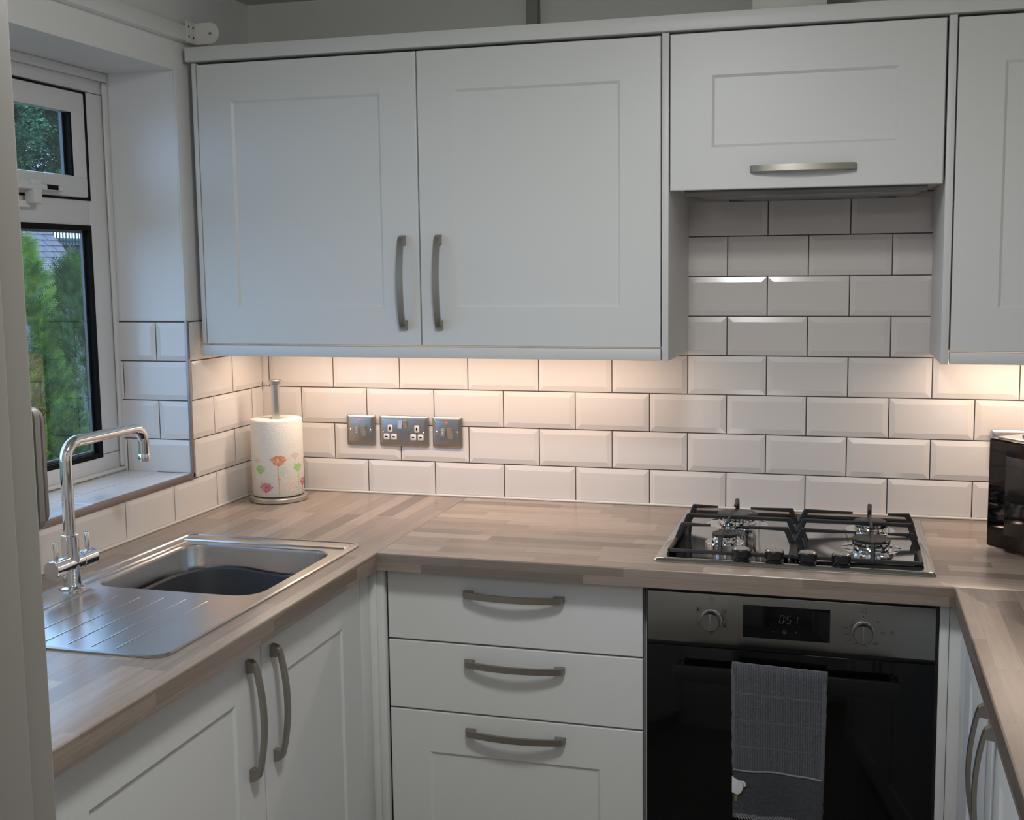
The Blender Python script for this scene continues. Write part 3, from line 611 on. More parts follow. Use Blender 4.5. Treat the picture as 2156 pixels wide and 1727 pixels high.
b = MB(); b.box(1.2930, 1.7500, -0.6490, -0.6400, -0.2360, -0.2005, 0.002, 2); b.box(1.2960, 1.3120, -0.642, YO-0.0025, -0.2340, -0.2030, 0.002); b.box(1.7310, 1.7470, -0.642, YO-0.0025, -0.2340, -0.2030, 0.002)
b.build('door_handle', mat('black_satin_bar', (0.012, 0.012, 0.013), 0.3, 0.6), dr)

# ------------------------------------------------------------------ tea towel over the oven handle
random.seed(5)
TX0, TX1 = 1.4150, 1.6080
def tow_y(x, z):
    k = max(0, min(1, (-0.20-z)/0.25)); u = (x-TX0)/(TX1-TX0)
    return -0.6565-0.004*k*sin(u*7+0.6)-0.0025*k*sin(u*15+z*20)-0.002*sin(z*30+u*3)*k
tt = thing('tea_towel', 'dark grey terry tea towel hanging over the oven door handle', 'tea towel', (1.512, -0.645, -0.53))
path = []
for i in range(10): path.append((-0.6290, -0.47+0.027*i))
for i in range(9):
    a = pi*i/8; path.append((-0.6440+0.0120*cos(a)*1.0, -0.1995+0.0125*sin(a)))
zs = [-0.205-0.31*i/150 for i in range(151)]
NXT = 48
def side(x, z): return x+0.0035*noise.noise(Vector((0, z*22, x*3)))
b = MB(); ringsv = []
prof = [(y, z, 0) for y, z in path]+[(None, z, 1) for z in zs]
V = []
for j, (y, z, fr) in enumerate(prof):
    row = []
    for i in range(NXT+1):
        u = i/NXT; x = TX0+(TX1-TX0)*u; lean = 0.010*(z+0.2)*0.6
        xx = x+(0.006 if u > 0.5 else -0.002)*(-0.2-z)/0.3*0.0+side(0, z+u)*0+ (0.0022*noise.noise(Vector((z*60, u*3, 2))) if i in (0, NXT) else 0)
        xx -= (u-0.5)*0.010*max(0, -0.2-z)/0.31
        yy = tow_y(x, z) if fr else y; zz = z + 0.0012*noise.noise(Vector((x*60, j*0.7, 0))) + (-0.006*u if z > -0.2 or not fr else -0.006*u)
        row.append(b.bm.verts.new((xx, yy+0.0009*noise.noise(Vector((x*160, z*160, 0))), zz)))
    V.append(row)
for j in range(len(V)-1):
    z = prof[j][1]; fr = prof[j][2]
    for i in range(NXT):
        f = b.bm.faces.new((V[j][i], V[j][i+1], V[j+1][i+1], V[j+1][i])); mi = 0
        edge = i < 2 or i > NXT-3
        if fr:
            if edge: mi = 1
            if any(abs(z-c) < 0.0016 for c in (-0.243, -0.300, -0.356)): mi = 1
            if z < -0.408: mi = 2
            if z < -0.503: mi = 1
        f.material_index = mi
o = b.build('cloth', [TERRY, TERRY2, TERRY3], tt, smooth=180, origin=(1.512, -0.645, -0.2))
sm = o.modifiers.new('thickness', 'SOLIDIFY'); sm.thickness = 0.004; sm.offset = 0.0
def on_towel(b, pts, off=0.0035):
    b.bm.faces.new([b.bm.verts.new((x, tow_y(x, z)-off, z)) for x, z in pts])
b = MB()
for i in range(24):
    xa, xb = TX0+0.006+i*0.0074, TX0+0.006+(i+1)*0.0074; za = -0.4065-0.0035*((i-11)/12)**2-0.004*(i/24); zb = -0.4065-0.0035*((i-10)/12)**2-0.004*((i+1)/24)
    on_towel(b, [(xa, za-0.0022), (xb, zb-0.0022), (xb, zb+0.0012), (xa, za+0.0012)])
b.build('woven_line', TLINE, tt, smooth=0)
b = MB()
body = [(0.0, 0.0), (0.006, -0.005), (0.016, -0.0085), (0.024, -0.0075), (0.0285, -0.011), (0.029, -0.018), (0.0245, -0.0225), (0.0225, -0.029), (0.0175, -0.037), (0.013, -0.040), (0.007, -0.0395), (0.0, -0.036)]
on_towel(b, [(TX0+0.0035+x, -0.4235+z) for x, z in body], 0.0045); b.build('bird_applique', FELT, tt, smooth=0)
b = MB(); on_towel(b, [(TX0+0.0095, -0.463), (TX0+0.0155, -0.463), (TX0+0.0145, -0.479), (TX0+0.0085, -0.479)], 0.0040); b.build('leg_stitching', LEG, tt, smooth=0)
b = MB(); q = [(0.0215, -0.011), (0.0235, -0.0205), (0.0215, -0.029), (0.017, -0.0375)]
for (xa, za), (xb, zb) in zip(q, q[1:]): on_towel(b, [(TX0+0.0035+xa, -0.4235+za), (TX0+0.0035+xa+0.0012, -0.4235+za), (TX0+0.0035+xb+0.0012, -0.4235+zb), (TX0+0.0035+xb, -0.4235+zb)], 0.0052)
b.build('outline_stitching', REDT, tt, smooth=0)
b = MB()
for i in range(30):
    x = TX0+0.012+i*0.0056; on_towel(b, [(x+0.007, -0.517), (x+0.0092, -0.517), (x+0.0022, -0.5055), (x, -0.5055)])
b.build('striped_hem', TLINE, tt, smooth=0)

# ------------------------------------------------------------------ gas hob
t = thing('gas_hob', 'stainless steel four-burner gas hob with black pan supports and four front knobs', 'hob', (1.527, -0.315, 0.0))
HX0, HX1, HY0, HY1 = 1.2375, 1.8175, -0.5720, -0.0620
b = MB()
L = [L3(rr(HX0, HX1, HY0, HY1, 0.008, 3), 0.0006), L3(rr(HX0, HX1, HY0, HY1, 0.008, 3), 0.0025),
     L3(rr(HX0+0.004, HX1-0.004, HY0+0.004, HY1-0.004, 0.007, 3), 0.0070), L3(rr(HX0+0.008, HX1-0.008, HY0+0.008, HY1-0.008, 0.006, 3), 0.0085), L3(rr(HX0+0.022, HX1-0.022, HY0+0.014, HY1-0.018, 0.006, 3), 0.0085), L3(rr(HX0+0.026, HX1-0.026, HY0+0.017, HY1-0.022, 0.006, 3), 0.0070)]
b.loops(L, True, True, True); b.build('hob_plate', HOBM, t, smooth=30)
BUR = [(1.383, -0.200, 0.0475, 0.032), (1.372, -0.390, 0.0285, 0.026), (1.694, -0.195, 0.037, 0.027), (1.693, -0.375, 0.0415, 0.027)]
for x, y, r, zc in BUR:
    b = MB(); b.lathe([(r*1.55, 0.0068), (r*1.5, 0.0076), (r*1.15, 0.0071), (r*1.0, 0.0075)], (x, y, 0), 40, caps=False)
    n = max(18, int(r*700)); L = []
    for z_, k in ((0.0074, 0.90), (zc-0.013, 0.95), (zc-0.010, 0.98), (zc-0.0045, 0.98)):
        L.append([(x+r*k*(1 if (i % 2 or z_ < zc-0.012) else 0.92)*cos(pi*i/n), y+r*k*(1 if (i % 2 or z_ < zc-0.012) else 0.92)*sin(pi*i/n), z_) for i in range(2*n)])
    b.loops(L, True, False, True); bu = b.build('burner', CHROME, t, smooth=25)
    b = MB(); b.lathe([(r*0.97, zc-0.0045), (r*1.02, zc-0.003), (r*1.02, zc), (r*0.96, zc+0.0022), (r*0.6, zc+0.0035), (0, zc+0.004)], (x, y, 0), 40); b.build('burner_cap', CAPM, bu)
    b = MB(); b.lathe([(0.0022, 0.007), (0.0022, zc-0.004), (0.0, zc-0.003)], (x+r*1.15, y-r*0.35, 0), 8); b.build('spark_plug', WPL, bu)
def bar(b, p0, p1, w=0.008, h=0.009, w2=None, h2=None):
    p0, p1 = Vector(p0), Vector(p1); d = (p1-p0).normalized(); s_ = d.cross(Vector((0, 0, 1))) if abs(d.z) < 0.95 else Vector((0, 1, 0)); s_.normalize(); u_ = s_.cross(d).normalized()
    w2 = w2 or w; h2 = h2 or h
    def sec(p, w, h): return [tuple(p+s_*(a*w/2)+u_*(c*h/2)) for a, c in ((-1, -.6), (-.6, -1), (.6, -1), (1, -.6), (1, .6), (.6, 1), (-.6, 1), (-1, .6))]
    b.loops([sec(p0, w, h), sec(p1, w2, h2)], True, True, True)
def grate(gx0, gx1, bx, bys, out):
    """out = +1 when the outer side is at gx1"""
    b = MB(); g0, g1, zl, zt = -0.512, -0.098, 0.0115, 0.0440
    for (p, q_) in (((gx0, g0), (gx1, g0)), ((gx1, g0), (gx1, g1)), ((gx1, g1), (gx0, g1)), ((gx0, g1), (gx0, g0))): bar(b, (p[0], p[1], zl), (q_[0], q_[1], zl), 0.0085, 0.0075)
    for x, y in ((gx0+0.01, g0+0.01), (gx1-0.01, g0+0.01), (gx0+0.01, g1-0.01), (gx1-0.01, g1-0.01)): b.lathe([(0.005, 0.0065), (0.005, zl)], (x, y, 0), 8)
    for side_, x in ((1, gx0), (-1, gx1)):
        for k, y in enumerate((-0.395, -0.295, -0.190)):
            inner = (x == gx0 and out > 0) or (x == gx1 and out < 0)
            tip = (bx-0.030*side_) if True else 0
            x1 = x+0.014*side_
            bar(b, (x+0.001*side_, y, zl), (x1, y, zt), 0.0085, 0.0125)
            if k == 1: bar(b, (x1-0.004*side_, y, zt), ((gx0+gx1)/2, y, zt), 0.0080, 0.0092)
            else: bar(b, (x1-0.004*side_, y, zt+0.0005), (bx-side_*(0.034 if k == 0 else 0.040), y, zt+0.0005), 0.0080, 0.0092, 0.0050, 0.0050)
    # fingers along the depth of the hob
    bar(b, (bx, g1, zl), (bx, g1-0.012, zt+0.004), 0.010, 0.013); bar(b, (bx, g1-0.008, zt+0.0005), (bx, bys[0]+0.030, zt+0.0005), 0.0080, 0.0092, 0.0050, 0.0050)
    bar(b, (bx, -0.295, zt), (bx, bys[0]-0.026, zt), 0.0080, 0.0092, 0.0050, 0.0050); bar(b, (bx, -0.295, zt), (bx, bys[1]+0.024, zt), 0.0080, 0.0092, 0.0050, 0.0050)
    bar(b, (bx, g0, zl), (bx, g0+0.012, zt), 0.010, 0.013); bar(b, (bx, g0+0.008, zt), (bx, bys[1]-0.024, zt), 0.0080, 0.0092, 0.0050, 0.0050)
    return b.build('pan_support', IRON, t, smooth=30)
grate(1.2640, 1.5240, 1.374, (-0.198, -0.390), -1)
grate(1.5310, 1.7920, 1.694, (-0.190, -0.378), 1)
for x in (1.4235, 1.4925, 1.5615, 1.6305):
    b = MB(); b.lathe([(0.0175, 0.0072), (0.0178, 0.010), (0.0150, 0.0105), (0.0150, 0.0125), (0.0195, 0.0150), (0.0200, 0.0300), (0.0185, 0.0318)], (x, -0.545, 0), 36); kn = b.build('knob', BLKPL, t)
    b = MB(); b.lathe([(0.0166, 0.0314), (0.0166, 0.0322), (0.0155, 0.0330), (0.0, 0.0332)], (x, -0.545, 0), 36); b.box(x-0.0012, x+0.0012, -0.545, -0.5275, 0.0328, 0.0340, 0.0004); b.build('knob_cap', mat('knob_cap_metal', (0.50, 0.50, 0.49), 0.25, 1.0), kn)

# ------------------------------------------------------------------ sink, bowl, tap
t = thing('sink', 'inset satin steel sink with ribbed drainer, bowl nearest the corner', 'sink', ((SX0+SX1)/2, (SY0+SY1)/2, 0))
BX0, BX1, BY0, BY1 = 0.160, 0.531, -1.022, -0.655
b = MB()
inset = lambda o, r: rr(SX0+o, SX1-o, SY0+o, SY1-o, r)
R1 = [L3(inset(0.0, 0.030), 0.0004), L3(inset(0.0, 0.030), 0.0030), L3(inset(0.003, 0.028), 0.0052), L3(inset(0.007, 0.024), 0.0052), L3(inset(0.010, 0.021), 0.0030)]
b.loops(R1)
hole = rr(BX0, BX1, BY0, BY1, 0.050, 8)
b.fill([R1[-1], L3(hole, 0.0030)])
ins = lambda o, r: rr(BX0+o, BX1-o, BY0+o, BY1-o, r, 8)
b.loops([L3(hole, 0.0030), L3(ins(0.003, 0.048), 0.0010), L3(ins(0.005, 0.046), -0.006), L3(ins(0.011, 0.042), -0.140), L3(ins(0.018, 0.038), -0.158), L3(ins(0.034, 0.03), -0.168)], True, False, True)
# pressed ledges around the bowl
for (x0, x1, y0, y1) in ((SX0+0.016, BX0-0.010, BY0-0.005, BY1+0.014), (SX0+0.016, SX1-0.018, BY1+0.020, SY1-0.017)):
    b.loops([L3(rr(x0, x1, y0, y1, 0.008, 3), 0.0028), L3(rr(x0+0.003, x1-0.003, y0+0.003, y1-0.003, 0.007, 3), 0.0058), L3(rr(x0+0.006, x1-0.006, y0+0.006, y1-0.006, 0.006, 3), 0.0062)], True, False, True)
b.build('basin', STEELB, t, smooth=30)
b = MB()
for x, y0, y1 in ((0.262, -1.325, -1.075), (0.312, -1.345, -1.070), (0.360, -1.348, -1.066), (0.408, -1.350, -1.064), (0.456, -1.350, -1.064)):
    b.loops([L3(rr(x-0.0030, x+0.0030, y0, y1, 0.0029, 3), 0.0028), L3(rr(x-0.0012, x+0.0012, y0+0.002, y1-0.002, 0.0011, 3), 0.0039)], True, False, True)
b.loops([L3(rr(SX0+0.02, 0.196, SY0+0.03, -1.045, 0.008, 3), 0.0028), L3(rr(SX0+0.024, 0.189, SY0+0.034, -1.050, 0.007, 3), 0.0062), L3(rr(SX0+0.027, 0.186, SY0+0.037, -1.053, 0.006, 3), 0.0066)], True, False, True)
b.build('drainer_ribs', STEELB, t, smooth=30)
b = MB(); b.lathe([(0.040, -0.1675), (0.040, -0.1655), (0.030, -0.1650), (0.026, -0.1665), (0.0, -0.1665)], (0.345, -0.84, 0), 32); b.build('drain_strainer', CHROME, t)

b = MB(); N_ = 64; L = []
def wb(rx, ry, z, dip=0.0):
    out = []
    for i in range(N_):
        a = 2*pi*i/N_; e = 0.62
        x = rx*math.copysign(abs(cos(a))**e, cos(a)); y = ry*math.copysign(abs(sin(a))**e, sin(a))
        dd = dip*max(0, 1-((a-radians(78)+pi) % (2*pi)-pi)**2/0.10)
        out.append((0.347+x, -0.842+y, z-dd))
    return out
b.loops([wb(0.125, 0.125, -0.160), wb(0.135, 0.135, -0.156), wb(0.153, 0.158, -0.045, 0.010), wb(0.162, 0.166, -0.042, 0.010), wb(0.162, 0.166, -0.047, 0.010), wb(0.155, 0.159, -0.051, 0.010), wb(0.139, 0.139, -0.1635)][::-1], True, True, False)
b.face(wb(0.125, 0.125, -0.160))
tag(b.build('washing_up_bowl', WASHB, smooth=40), 'dark grey plastic washing-up bowl sitting inside the steel sink', 'washing-up bowl')

t = thing('tap', 'tall chrome swan-neck mixer tap with two levers behind the sink', 'tap', (0.147, -1.056, 0.003))
TXc, TYc = 0.147, -1.055
b = MB(); b.lathe([(0.026, 0.0066), (0.026, 0.0085), (0.022, 0.011), (0.0175, 0.0120), (0.0165, 0.020), (0.0165, 0.108), (0.0160, 0.1145), (0.0125, 0.1150)], (TXc, TYc, 0), 36)
b.build('tap_body', CHROME, t)
b = MB(); pts = [(TXc, TYc, 0.114), (TXc, TYc, 0.262)]
R_ = 0.036
for i in range(1, 13):
    a = pi/2*i/12; pts.append((TXc, TYc+R_*(1-cos(a)), 0.262+R_*sin(a)))
ye = TYc+0.247
R3 = 0.036
for i in range(0, 13):
    a = pi/2*i/12; pts.append((TXc+0.008, ye-R3+R3*sin(a), 0.298-R3*(1-cos(a))))
pts.append((TXc+0.008, ye, 0.226))
b.tube(pts, 0.0115, 20); b.lathe([(0.0122, 0.222), (0.0126, 0.224), (0.0126, 0.236), (0.0118, 0.2385)], (TXc+0.008, ye, 0), 24)
b.build('spout', CHROME, t)
b = MB(); b.lathe([(0.0172, -1.1150), (0.0178, -1.1142), (0.0178, -1.0800), (0.0166, -1.0798), (0.0166, -1.0302), (0.0178, -1.0300), (0.0178, -0.9908), (0.0172, -0.9900)], (TXc, 0, 0.056), 40, 'y')
b.build('cross_valve', CHROME, t, smooth=22)
b = MB(); b.lathe([(0.0170, -1.1149), (0.0168, -1.1158)], (TXc, 0, 0.056), 40, 'y'); b.build('valve_cap', mat('satin_chrome', (0.62, 0.61, 0.60), 0.3, 1.0), t, smooth=22)
for y in (-1.099, -1.004):
    b = MB(); b.lathe([(0.0048, 0.066), (0.0048, 0.1065), (0.0040, 0.1080), (0.0, 0.1080)], (TXc, y, 0), 16); b.build('lever', CHROME, t)

# ------------------------------------------------------------------ kitchen roll on its holder
RX, RY = 0.113, -0.135
t = thing('kitchen_roll_holder', 'brushed steel kitchen roll holder with round base in the worktop corner', 'roll holder', (RX, RY, 0))
b = MB(); b.lathe([(0.076, 0.0005), (0.079, 0.002), (0.079, 0.012), (0.076, 0.0145), (0.066, 0.0165), (0.0, 0.0165)], (RX, RY, 0), 56); b.build('base', STEEL, t)
b = MB(); b.lathe([(0.0115, 0.0165), (0.0115, 0.322)], (RX, RY, 0), 28); b.build('pole', STEEL, t)
b = MB(); b.lathe([(0.0115, 0.3215), (0.0185, 0.3235), (0.0195, 0.326), (0.0195, 0.3315), (0.0180, 0.3335), (0.0, 0.334)], (RX, RY, 0), 32); b.build('cap', STEEL, t)
PR = 0.0705; PH0 = atan2(-2.95-RY, 1.634-RX)
b = MB(); b.lathe([(0.021, 0.0172), (PR-0.002, 0.0172), (PR, 0.0195), (PR, 0.224), (PR-0.002, 0.2275), (PR-0.010, 0.2285), (0.0215, 0.2275), (0.020, 0.226), (0.020, 0.018), (0.021, 0.0172)], (RX, RY, 0), 72, caps=False)
bm_roll = b
def on_roll(th, z, r=PR+0.0004): a = PH0+th; return (RX+r*cos(a), RY+r*sin(a), z)
random.seed(11)
def umbel(u, zc, r, mi, n, flat=0.7, size=0.0018, dens=0.0):
    th0 = math.asin(max(-0.98, min(0.98, u)))
    for _ in range(n):
        a = random.uniform(0, 2*pi); q = sqrt(random.random()); dx = r*q*cos(a)/PR; dz = r*flat*q*sin(a)
        if dz < 0: dx *= 1+dz/(r*flat)*0.75
        s_ = size*random.uniform(0.8, 1.6); rot_ = random.uniform(0, pi); th = th0+dx; z = zc+dz
        pts = []
        for k, (ex, ey) in enumerate(((1, 0), (0, .55), (-1, 0), (0, -.55))):
            x_, y_ = s_*(ex*cos(rot_)-ey*sin(rot_)), s_*(ex*sin(rot_)+ey*cos(rot_)); pts.append(on_roll(th+x_/PR, z+y_))
        bm_roll.face(pts, mi)
def stem(u, z0, z1, mi, w=0.0007, lean=0.0):
    th0 = math.asin(u)
    for i in range(8):
        a, c = z0+(z1-z0)*i/8, z0+(z1-z0)*(i+1)/8; ta, tc_ = th0+lean*i/8, th0+lean*(i+1)/8
        bm_roll.face([on_roll(ta-w/PR, a), on_roll(ta+w/PR, a), on_roll(tc_+w/PR, c), on_roll(tc_-w/PR, c)], mi)
umbel(0.68, 0.128, 0.013, 4, 60, size=0.002); umbel(0.22, 0.088, 0.017, 5, 60, size=0.002); umbel(0.46, 0.045, 0.020, 4, 90, size=0.002); umbel(-0.78, 0.118, 0.010, 4, 40)
umbel(0.02, 0.118, 0.0215, 1, 210); umbel(-0.66, 0.094, 0.0165, 2, 150); umbel(0.76, 0.095, 0.0165, 2, 150); umbel(-0.47, 0.045, 0.0195, 3, 170); umbel(0.93, 0.052, 0.0150, 3, 110)
stem(0.03, 0.022, 0.106, 1, lean=-0.03); stem(-0.64, 0.030, 0.084, 2, 0.0005); stem(-0.47, 0.018, 0.036, 3); stem(0.78, 0.022, 0.086, 2, 0.0005); stem(0.92, 0.022, 0.045, 3)
bm_roll.face([on_roll(0.0, 0.0665), on_roll(0.09, 0.0665), on_roll(0.09, 0.0685), on_roll(0.0, 0.0685)], 1)
inks = [mat('ink_orange', (0.78, 0.27, 0.09), 0.9), mat('ink_green', (0.38, 0.62, 0.22), 0.9), mat('ink_crimson', (0.60, 0.14, 0.22), 0.9), mat('ink_pale_pink', (0.78, 0.60, 0.56), 0.9), mat('ink_pale_green', (0.62, 0.70, 0.56), 0.9)]
tag(bm_roll.build('kitchen_roll', [PAPER]+inks, smooth=35, weld=0, recalc=False), 'white kitchen roll printed with orange, green and crimson flowers', 'kitchen roll')

# ------------------------------------------------------------------ sockets on the back wall
def plate(b, x0, x1, z0, z1, y=-0.0002, th=0.009):
    L = []
    for o_, d_ in ((0.0, 0.0), (0.0, 0.0045), (0.001, 0.0058), (0.010, th), ):
        L.append([(x, y-d_, z) for x, z in rr(x0+o_, x1-o_, z0+o_, z1-o_, 0.004, 4)])
    b.loops(L, True, True, True)
def screw(x, z, par, y=-0.0092):
    b = MB(); b.lathe([(0.0036, y+0.001), (0.0036, y-0.0006), (0.0028, y-0.0012), (0.0, y-0.0012)], (x, 0, z), 16, 'y'); b.build('screw', CHROME, par)
def spur(x0, label):
    t = thing('switched_spur', label, 'switch', (x0+0.043, 0.0, 0.138), 'brushed metal fused spurs on the tiled wall')
    b = MB(); plate(b, x0, x0+0.086, 0.1385, 0.2245); b.build('face_plate', SOCK, t)
    b = MB(); b.box(x0+0.0255, x0+0.0375, -0.0115, -0.008, 0.170, 0.1935, 0.0008); b.build('fuse_carrier', mat('clear_fuse_cover', (0.26, 0.25, 0.26), 0.25), t)
    b = MB()
    for z in (0.174, 0.180, 0.186): b.box(x0+0.0295, x0+0.0320, -0.0122, -0.011, z, z+0.003)
    b.build('fuse_slots', WPL, t)
    b = MB(); b.loops([[(x0+0.0455, -0.0085, z0_), (x0+0.0600, -0.0085, z0_), (x0+0.0600, y_, z0_), (x0+0.0455, y_, z0_)] for z0_, y_ in ((0.1650, -0.0092), (0.1800, -0.0115), (0.1935, -0.0165))], True, True, True); b.build('rocker_switch', mat('rocker_metal', (0.66, 0.63, 0.57), 0.32, 1.0), t, smooth=20)
    b = MB(); b.lathe([(0.0034, -0.008), (0.0034, -0.0112), (0.0022, -0.0124), (0.0, -0.0127)], (x0+0.0425, 0, 0.2085), 16, 'y'); b.build('neon', REDN, t)
    screw(x0+0.0125, 0.1815, t); screw(x0+0.0735, 0.1815, t)
spur(0.2645, 'square brushed metal fused spur, left of the double socket, nearest the kitchen roll')
spur(0.5235, 'square brushed metal fused spur to the right of the double socket')
t = thing('double_socket', 'wide brushed metal double socket with white inserts between two fused spurs', 'socket', (0.438, 0.0, 0.138), )
b = MB(); plate(b, 0.3650, 0.5110, 0.1385, 0.2245); b.build('face_plate', SOCK, t)
for cx in (0.3980, 0.4780):
    for dx, dz, w_, h_ in ((0.0, 0.0075, 0.0070, 0.0100), (-0.0110, -0.0160, 0.0085, 0.0085), (0.0110, -0.0160, 0.0085, 0.0085)):
        b = MB(); L = []
        for o_, d_ in ((0, 0.007), (0, 0.0105), (0.0012, 0.0114)):
            L.append([(x, -d_, z) for x, z in rr(cx+dx-w_+o_, cx+dx+w_-o_, 0.1815+dz-h_+o_, 0.1815+dz+h_-o_, 0.003, 3)])
        b.loops(L, True, True, True); ii = b.build('socket_insert', WPL, t)
        b = MB()
        if dz > 0: b.box(cx-0.0020, cx+0.0020, -0.0118, -0.011, 0.1815+dz-0.0045, 0.1815+dz+0.0045)
        else: b.box(cx+dx-0.0038, cx+dx+0.0038, -0.0118, -0.011, 0.1815+dz-0.0018, 0.1815+dz+0.0018)
        b.build('pin_slot', BLACK, ii)
for x0, up_ in ((0.4225, True), (0.4375, False)):
    b = MB(); b.loops([[(x0, -0.0085, z0_), (x0+0.0120, -0.0085, z0_), (x0+0.0120, y_, z0_), (x0, y_, z0_)] for z0_, y_ in (((0.190, -0.0155), (0.2000, -0.0118), (0.2120, -0.0100)) if up_ else ((0.190, -0.0098), (0.2000, -0.0118), (0.2120, -0.0160)))], True, True, True); b.build('rocker_switch', mat('rocker_metal', (0.66, 0.63, 0.57), 0.32, 1.0), t, smooth=20)
screw(0.3765, 0.1765, t); screw(0.4975, 0.1765, t)
t = thing('single_socket', 'brushed metal socket mostly hidden behind the microwave', 'socket', (2.04, 0.0, 0.138))
b = MB(); plate(b, 1.978, 2.124, 0.1385, 0.2275); b.build('face_plate', STEEL, t)

# ------------------------------------------------------------------ microwave across the right-hand corner
ang = radians(-50)
MM = Matrix.Translation((1.944, -0.288, 0)) @ Matrix.Rotation(ang, 4, 'Z')
t = thing('microwave', 'silver microwave with black glass front, set diagonally in the right-hand corner', 'microwave', (2.2, -0.3, 0.0))
b = MB(MM); b.box(0.004, 0.441, 0.014, 0.325, 0.010, 0.252, 0.006, 3); b.build('casing', SILV, t)
b = MB(MM); b.box(0.0, 0.445, -0.004, 0.016, 0.006, 0.249, 0.005, 3); mf = b.build('front_panel', BGLASS, t)
b = MB(MM); b.box(0.050, 0.330, -0.0050, -0.003, 0.040, 0.215, 0.0008); b.build('door_window', mat('window_mesh', (0.006, 0.006, 0.006), 0.10), mf)
for x in (0.03, 0.41):
    for y in (0.04, 0.30):
        b = MB(MM); b.lathe([(0.011, 0.0003), (0.012, 0.003), (0.012, 0.0105)], (x, y, 0), 16); b.build('foot', BLKPL, t)
b = MB(MM); b.box(0.055, 0.40, 0.035, 0.28, 0.2525, 0.2605, 0.002, 2)
tag(b.build('serving_board', TRAYM), 'flat grey board lying on top of the microwave', 'board')

# ------------------------------------------------------------------ blind batten and bracket, light switch
b = MB(); b.box(-0.0075, 0.018, -2.0, -0.312, 1.208, 1.246, 0.002)
tag(b.build('blind_batten', WALLP), 'white painted timber batten above the window, up to the wall cabinet', 'batten')
t = thing('blind_bracket', 'white rounded roller blind bracket on the batten above the window', 'bracket', (0.05, -0.31, 1.205))
M = fr_back(-0.3085)
prof = [(0.019, 1.205), (0.034, 1.205)]+[(0.060+0.0265*sin(radians(a)), 1.2315-0.0265*cos(radians(a))) for a in range(0, 181, 15)]+[(0.034, 1.258), (0.019, 1.258)]
b = MB(); b.loops([[(x, -0.3105, z) for x, z in prof], [(x, -0.3075, z) for x, z in prof]], True, True, True); br = b.build('side_plate', WPL, t)
b = MB(); b.lathe([(0.0035, -0.3105), (0.0035, -0.3122), (0.0, -0.3122)], (0.062, 0, 1.2310), 12, 'y'); b.build('pin_hole', mat('grey_pin', (0.2, 0.2, 0.21), 0.5), br)
b = MB(); b.box(0.0182, 0.0210, -0.352, -0.3075, 1.205, 1.258, 0.0008); fl = b.build('fixing_flange', WPL, t)
for y in (-0.342, -0.322):
    for z in (1.220, 1.244):
        b = MB(); b.lathe([(0.0030, 0.0209), (0.0030, 0.0215), (0.0, 0.0215)], (0, y, z), 10, 'x'); b.build('screw_hole', mat('dark_hole', (0.02, 0.02, 0.025), 0.6), fl)
t = thing('light_switch', 'white rounded light switch seen edge-on beside the doorway jamb', 'light switch', (1.052, YF+0.012, 0.452))
b = MB(); L = []
for o_, d_ in ((0.0, 0.0062), (0.0, 0.0115), (0.0015, 0.0128)): L.append([(x, YF+d_, z) for x, z in rr(1.006+o_, 1.0930-o_, 0.4535+o_, 0.5405-o_, 0.007, 5)])
b.loops(L, True, True, True); b.build('back_box', JAMB, t)
b = MB(); L = []
for o_, d_ in ((0.002, 0.0125), (0.0005, 0.0138), (0.001, 0.0172), (0.005, 0.0190)): L.append([(x, YF+d_, z) for x, z in rr(1.006+o_, 1.0930-o_, 0.4535+o_, 0.5405-o_, 0.010, 5)])
b.loops(L, True, True, True); b.build('face_plate', PINK, t)

# ------------------------------------------------------------------ outside the window
GZ = -0.95
b = MB(); b.box(-40, -0.30, -10, 45, GZ-0.1, GZ); o = struct(b.build('ground', LAWN))
tcon = thing('conifer', 'bushy bright green two-tipped conifer growing just outside the window', 'conifer', (-1.7, 1.25, GZ))
def leader(cx, cy, tip, base_r, m, seed, n):
    random.seed(seed); H = tip-GZ
    b = MB(); b.tube([(cx, cy, GZ), (cx+0.01, cy, GZ+H*0.5), (cx, cy, tip-0.08)], [0.03, 0.012, 0.002], 7); b.build('stem', BARK, tcon)
    b = MB(); bm = b.bm
    def blade(p, e, w, s_): bm.faces.new([bm.verts.new(p-s_*w), bm.verts.new(p+s_*w), bm.verts.new(e)])
    def frond(p, d, L_, w):
        s_ = d.cross(Vector((random.uniform(-1, 1), random.uniform(-1, 1), random.uniform(-1, 1)))).normalized()
        blade(p, p+d*L_, w, s_)
        for k in range(6):
            q = p+d*(L_*(0.12+0.14*k))
            for sg in (-1, 1):
                dd = (d*0.55+s_*sg*0.9+Vector((random.uniform(-.2, .2), random.uniform(-.2, .2), 0.1))).normalized(); blade(q, q+dd*(L_*(0.50-0.06*k)), w*1.1, d)
    for i in range(n):
        h = random.random()**0.75; z = tip-H*0.80*h; r = 0.012+base_r*(h**0.62)*(1+0.35*noise.noise(Vector((cx*5, z*6, seed)))); a = random.uniform(0, 2*pi); q = sqrt(random.uniform(0.2, 1.0))
        lobes = 1+0.30*sin(a*5+z*9)
        p = Vector((cx+r*q*lobes*cos(a), cy+r*q*lobes*sin(a), z-0.05)); o_ = 0.5+0.9*min(1, h*2)
        d = Vector((cos(a)*o_+random.uniform(-.4, .4), sin(a)*o_+random.uniform(-.4, .4), 0.9+random.uniform(-.5, .5))).normalized()
        frond(p, d, random.uniform(0.040, 0.085), 0.0024)
    b.build('foliage', m, tcon, smooth=0, weld=0, recalc=False)
leader(-1.75, 1.13, 0.83, 0.25, CONIF, 3, 4200)
leader(-1.62, 1.37, 0.76, 0.36, CONIF2, 4, 6500)
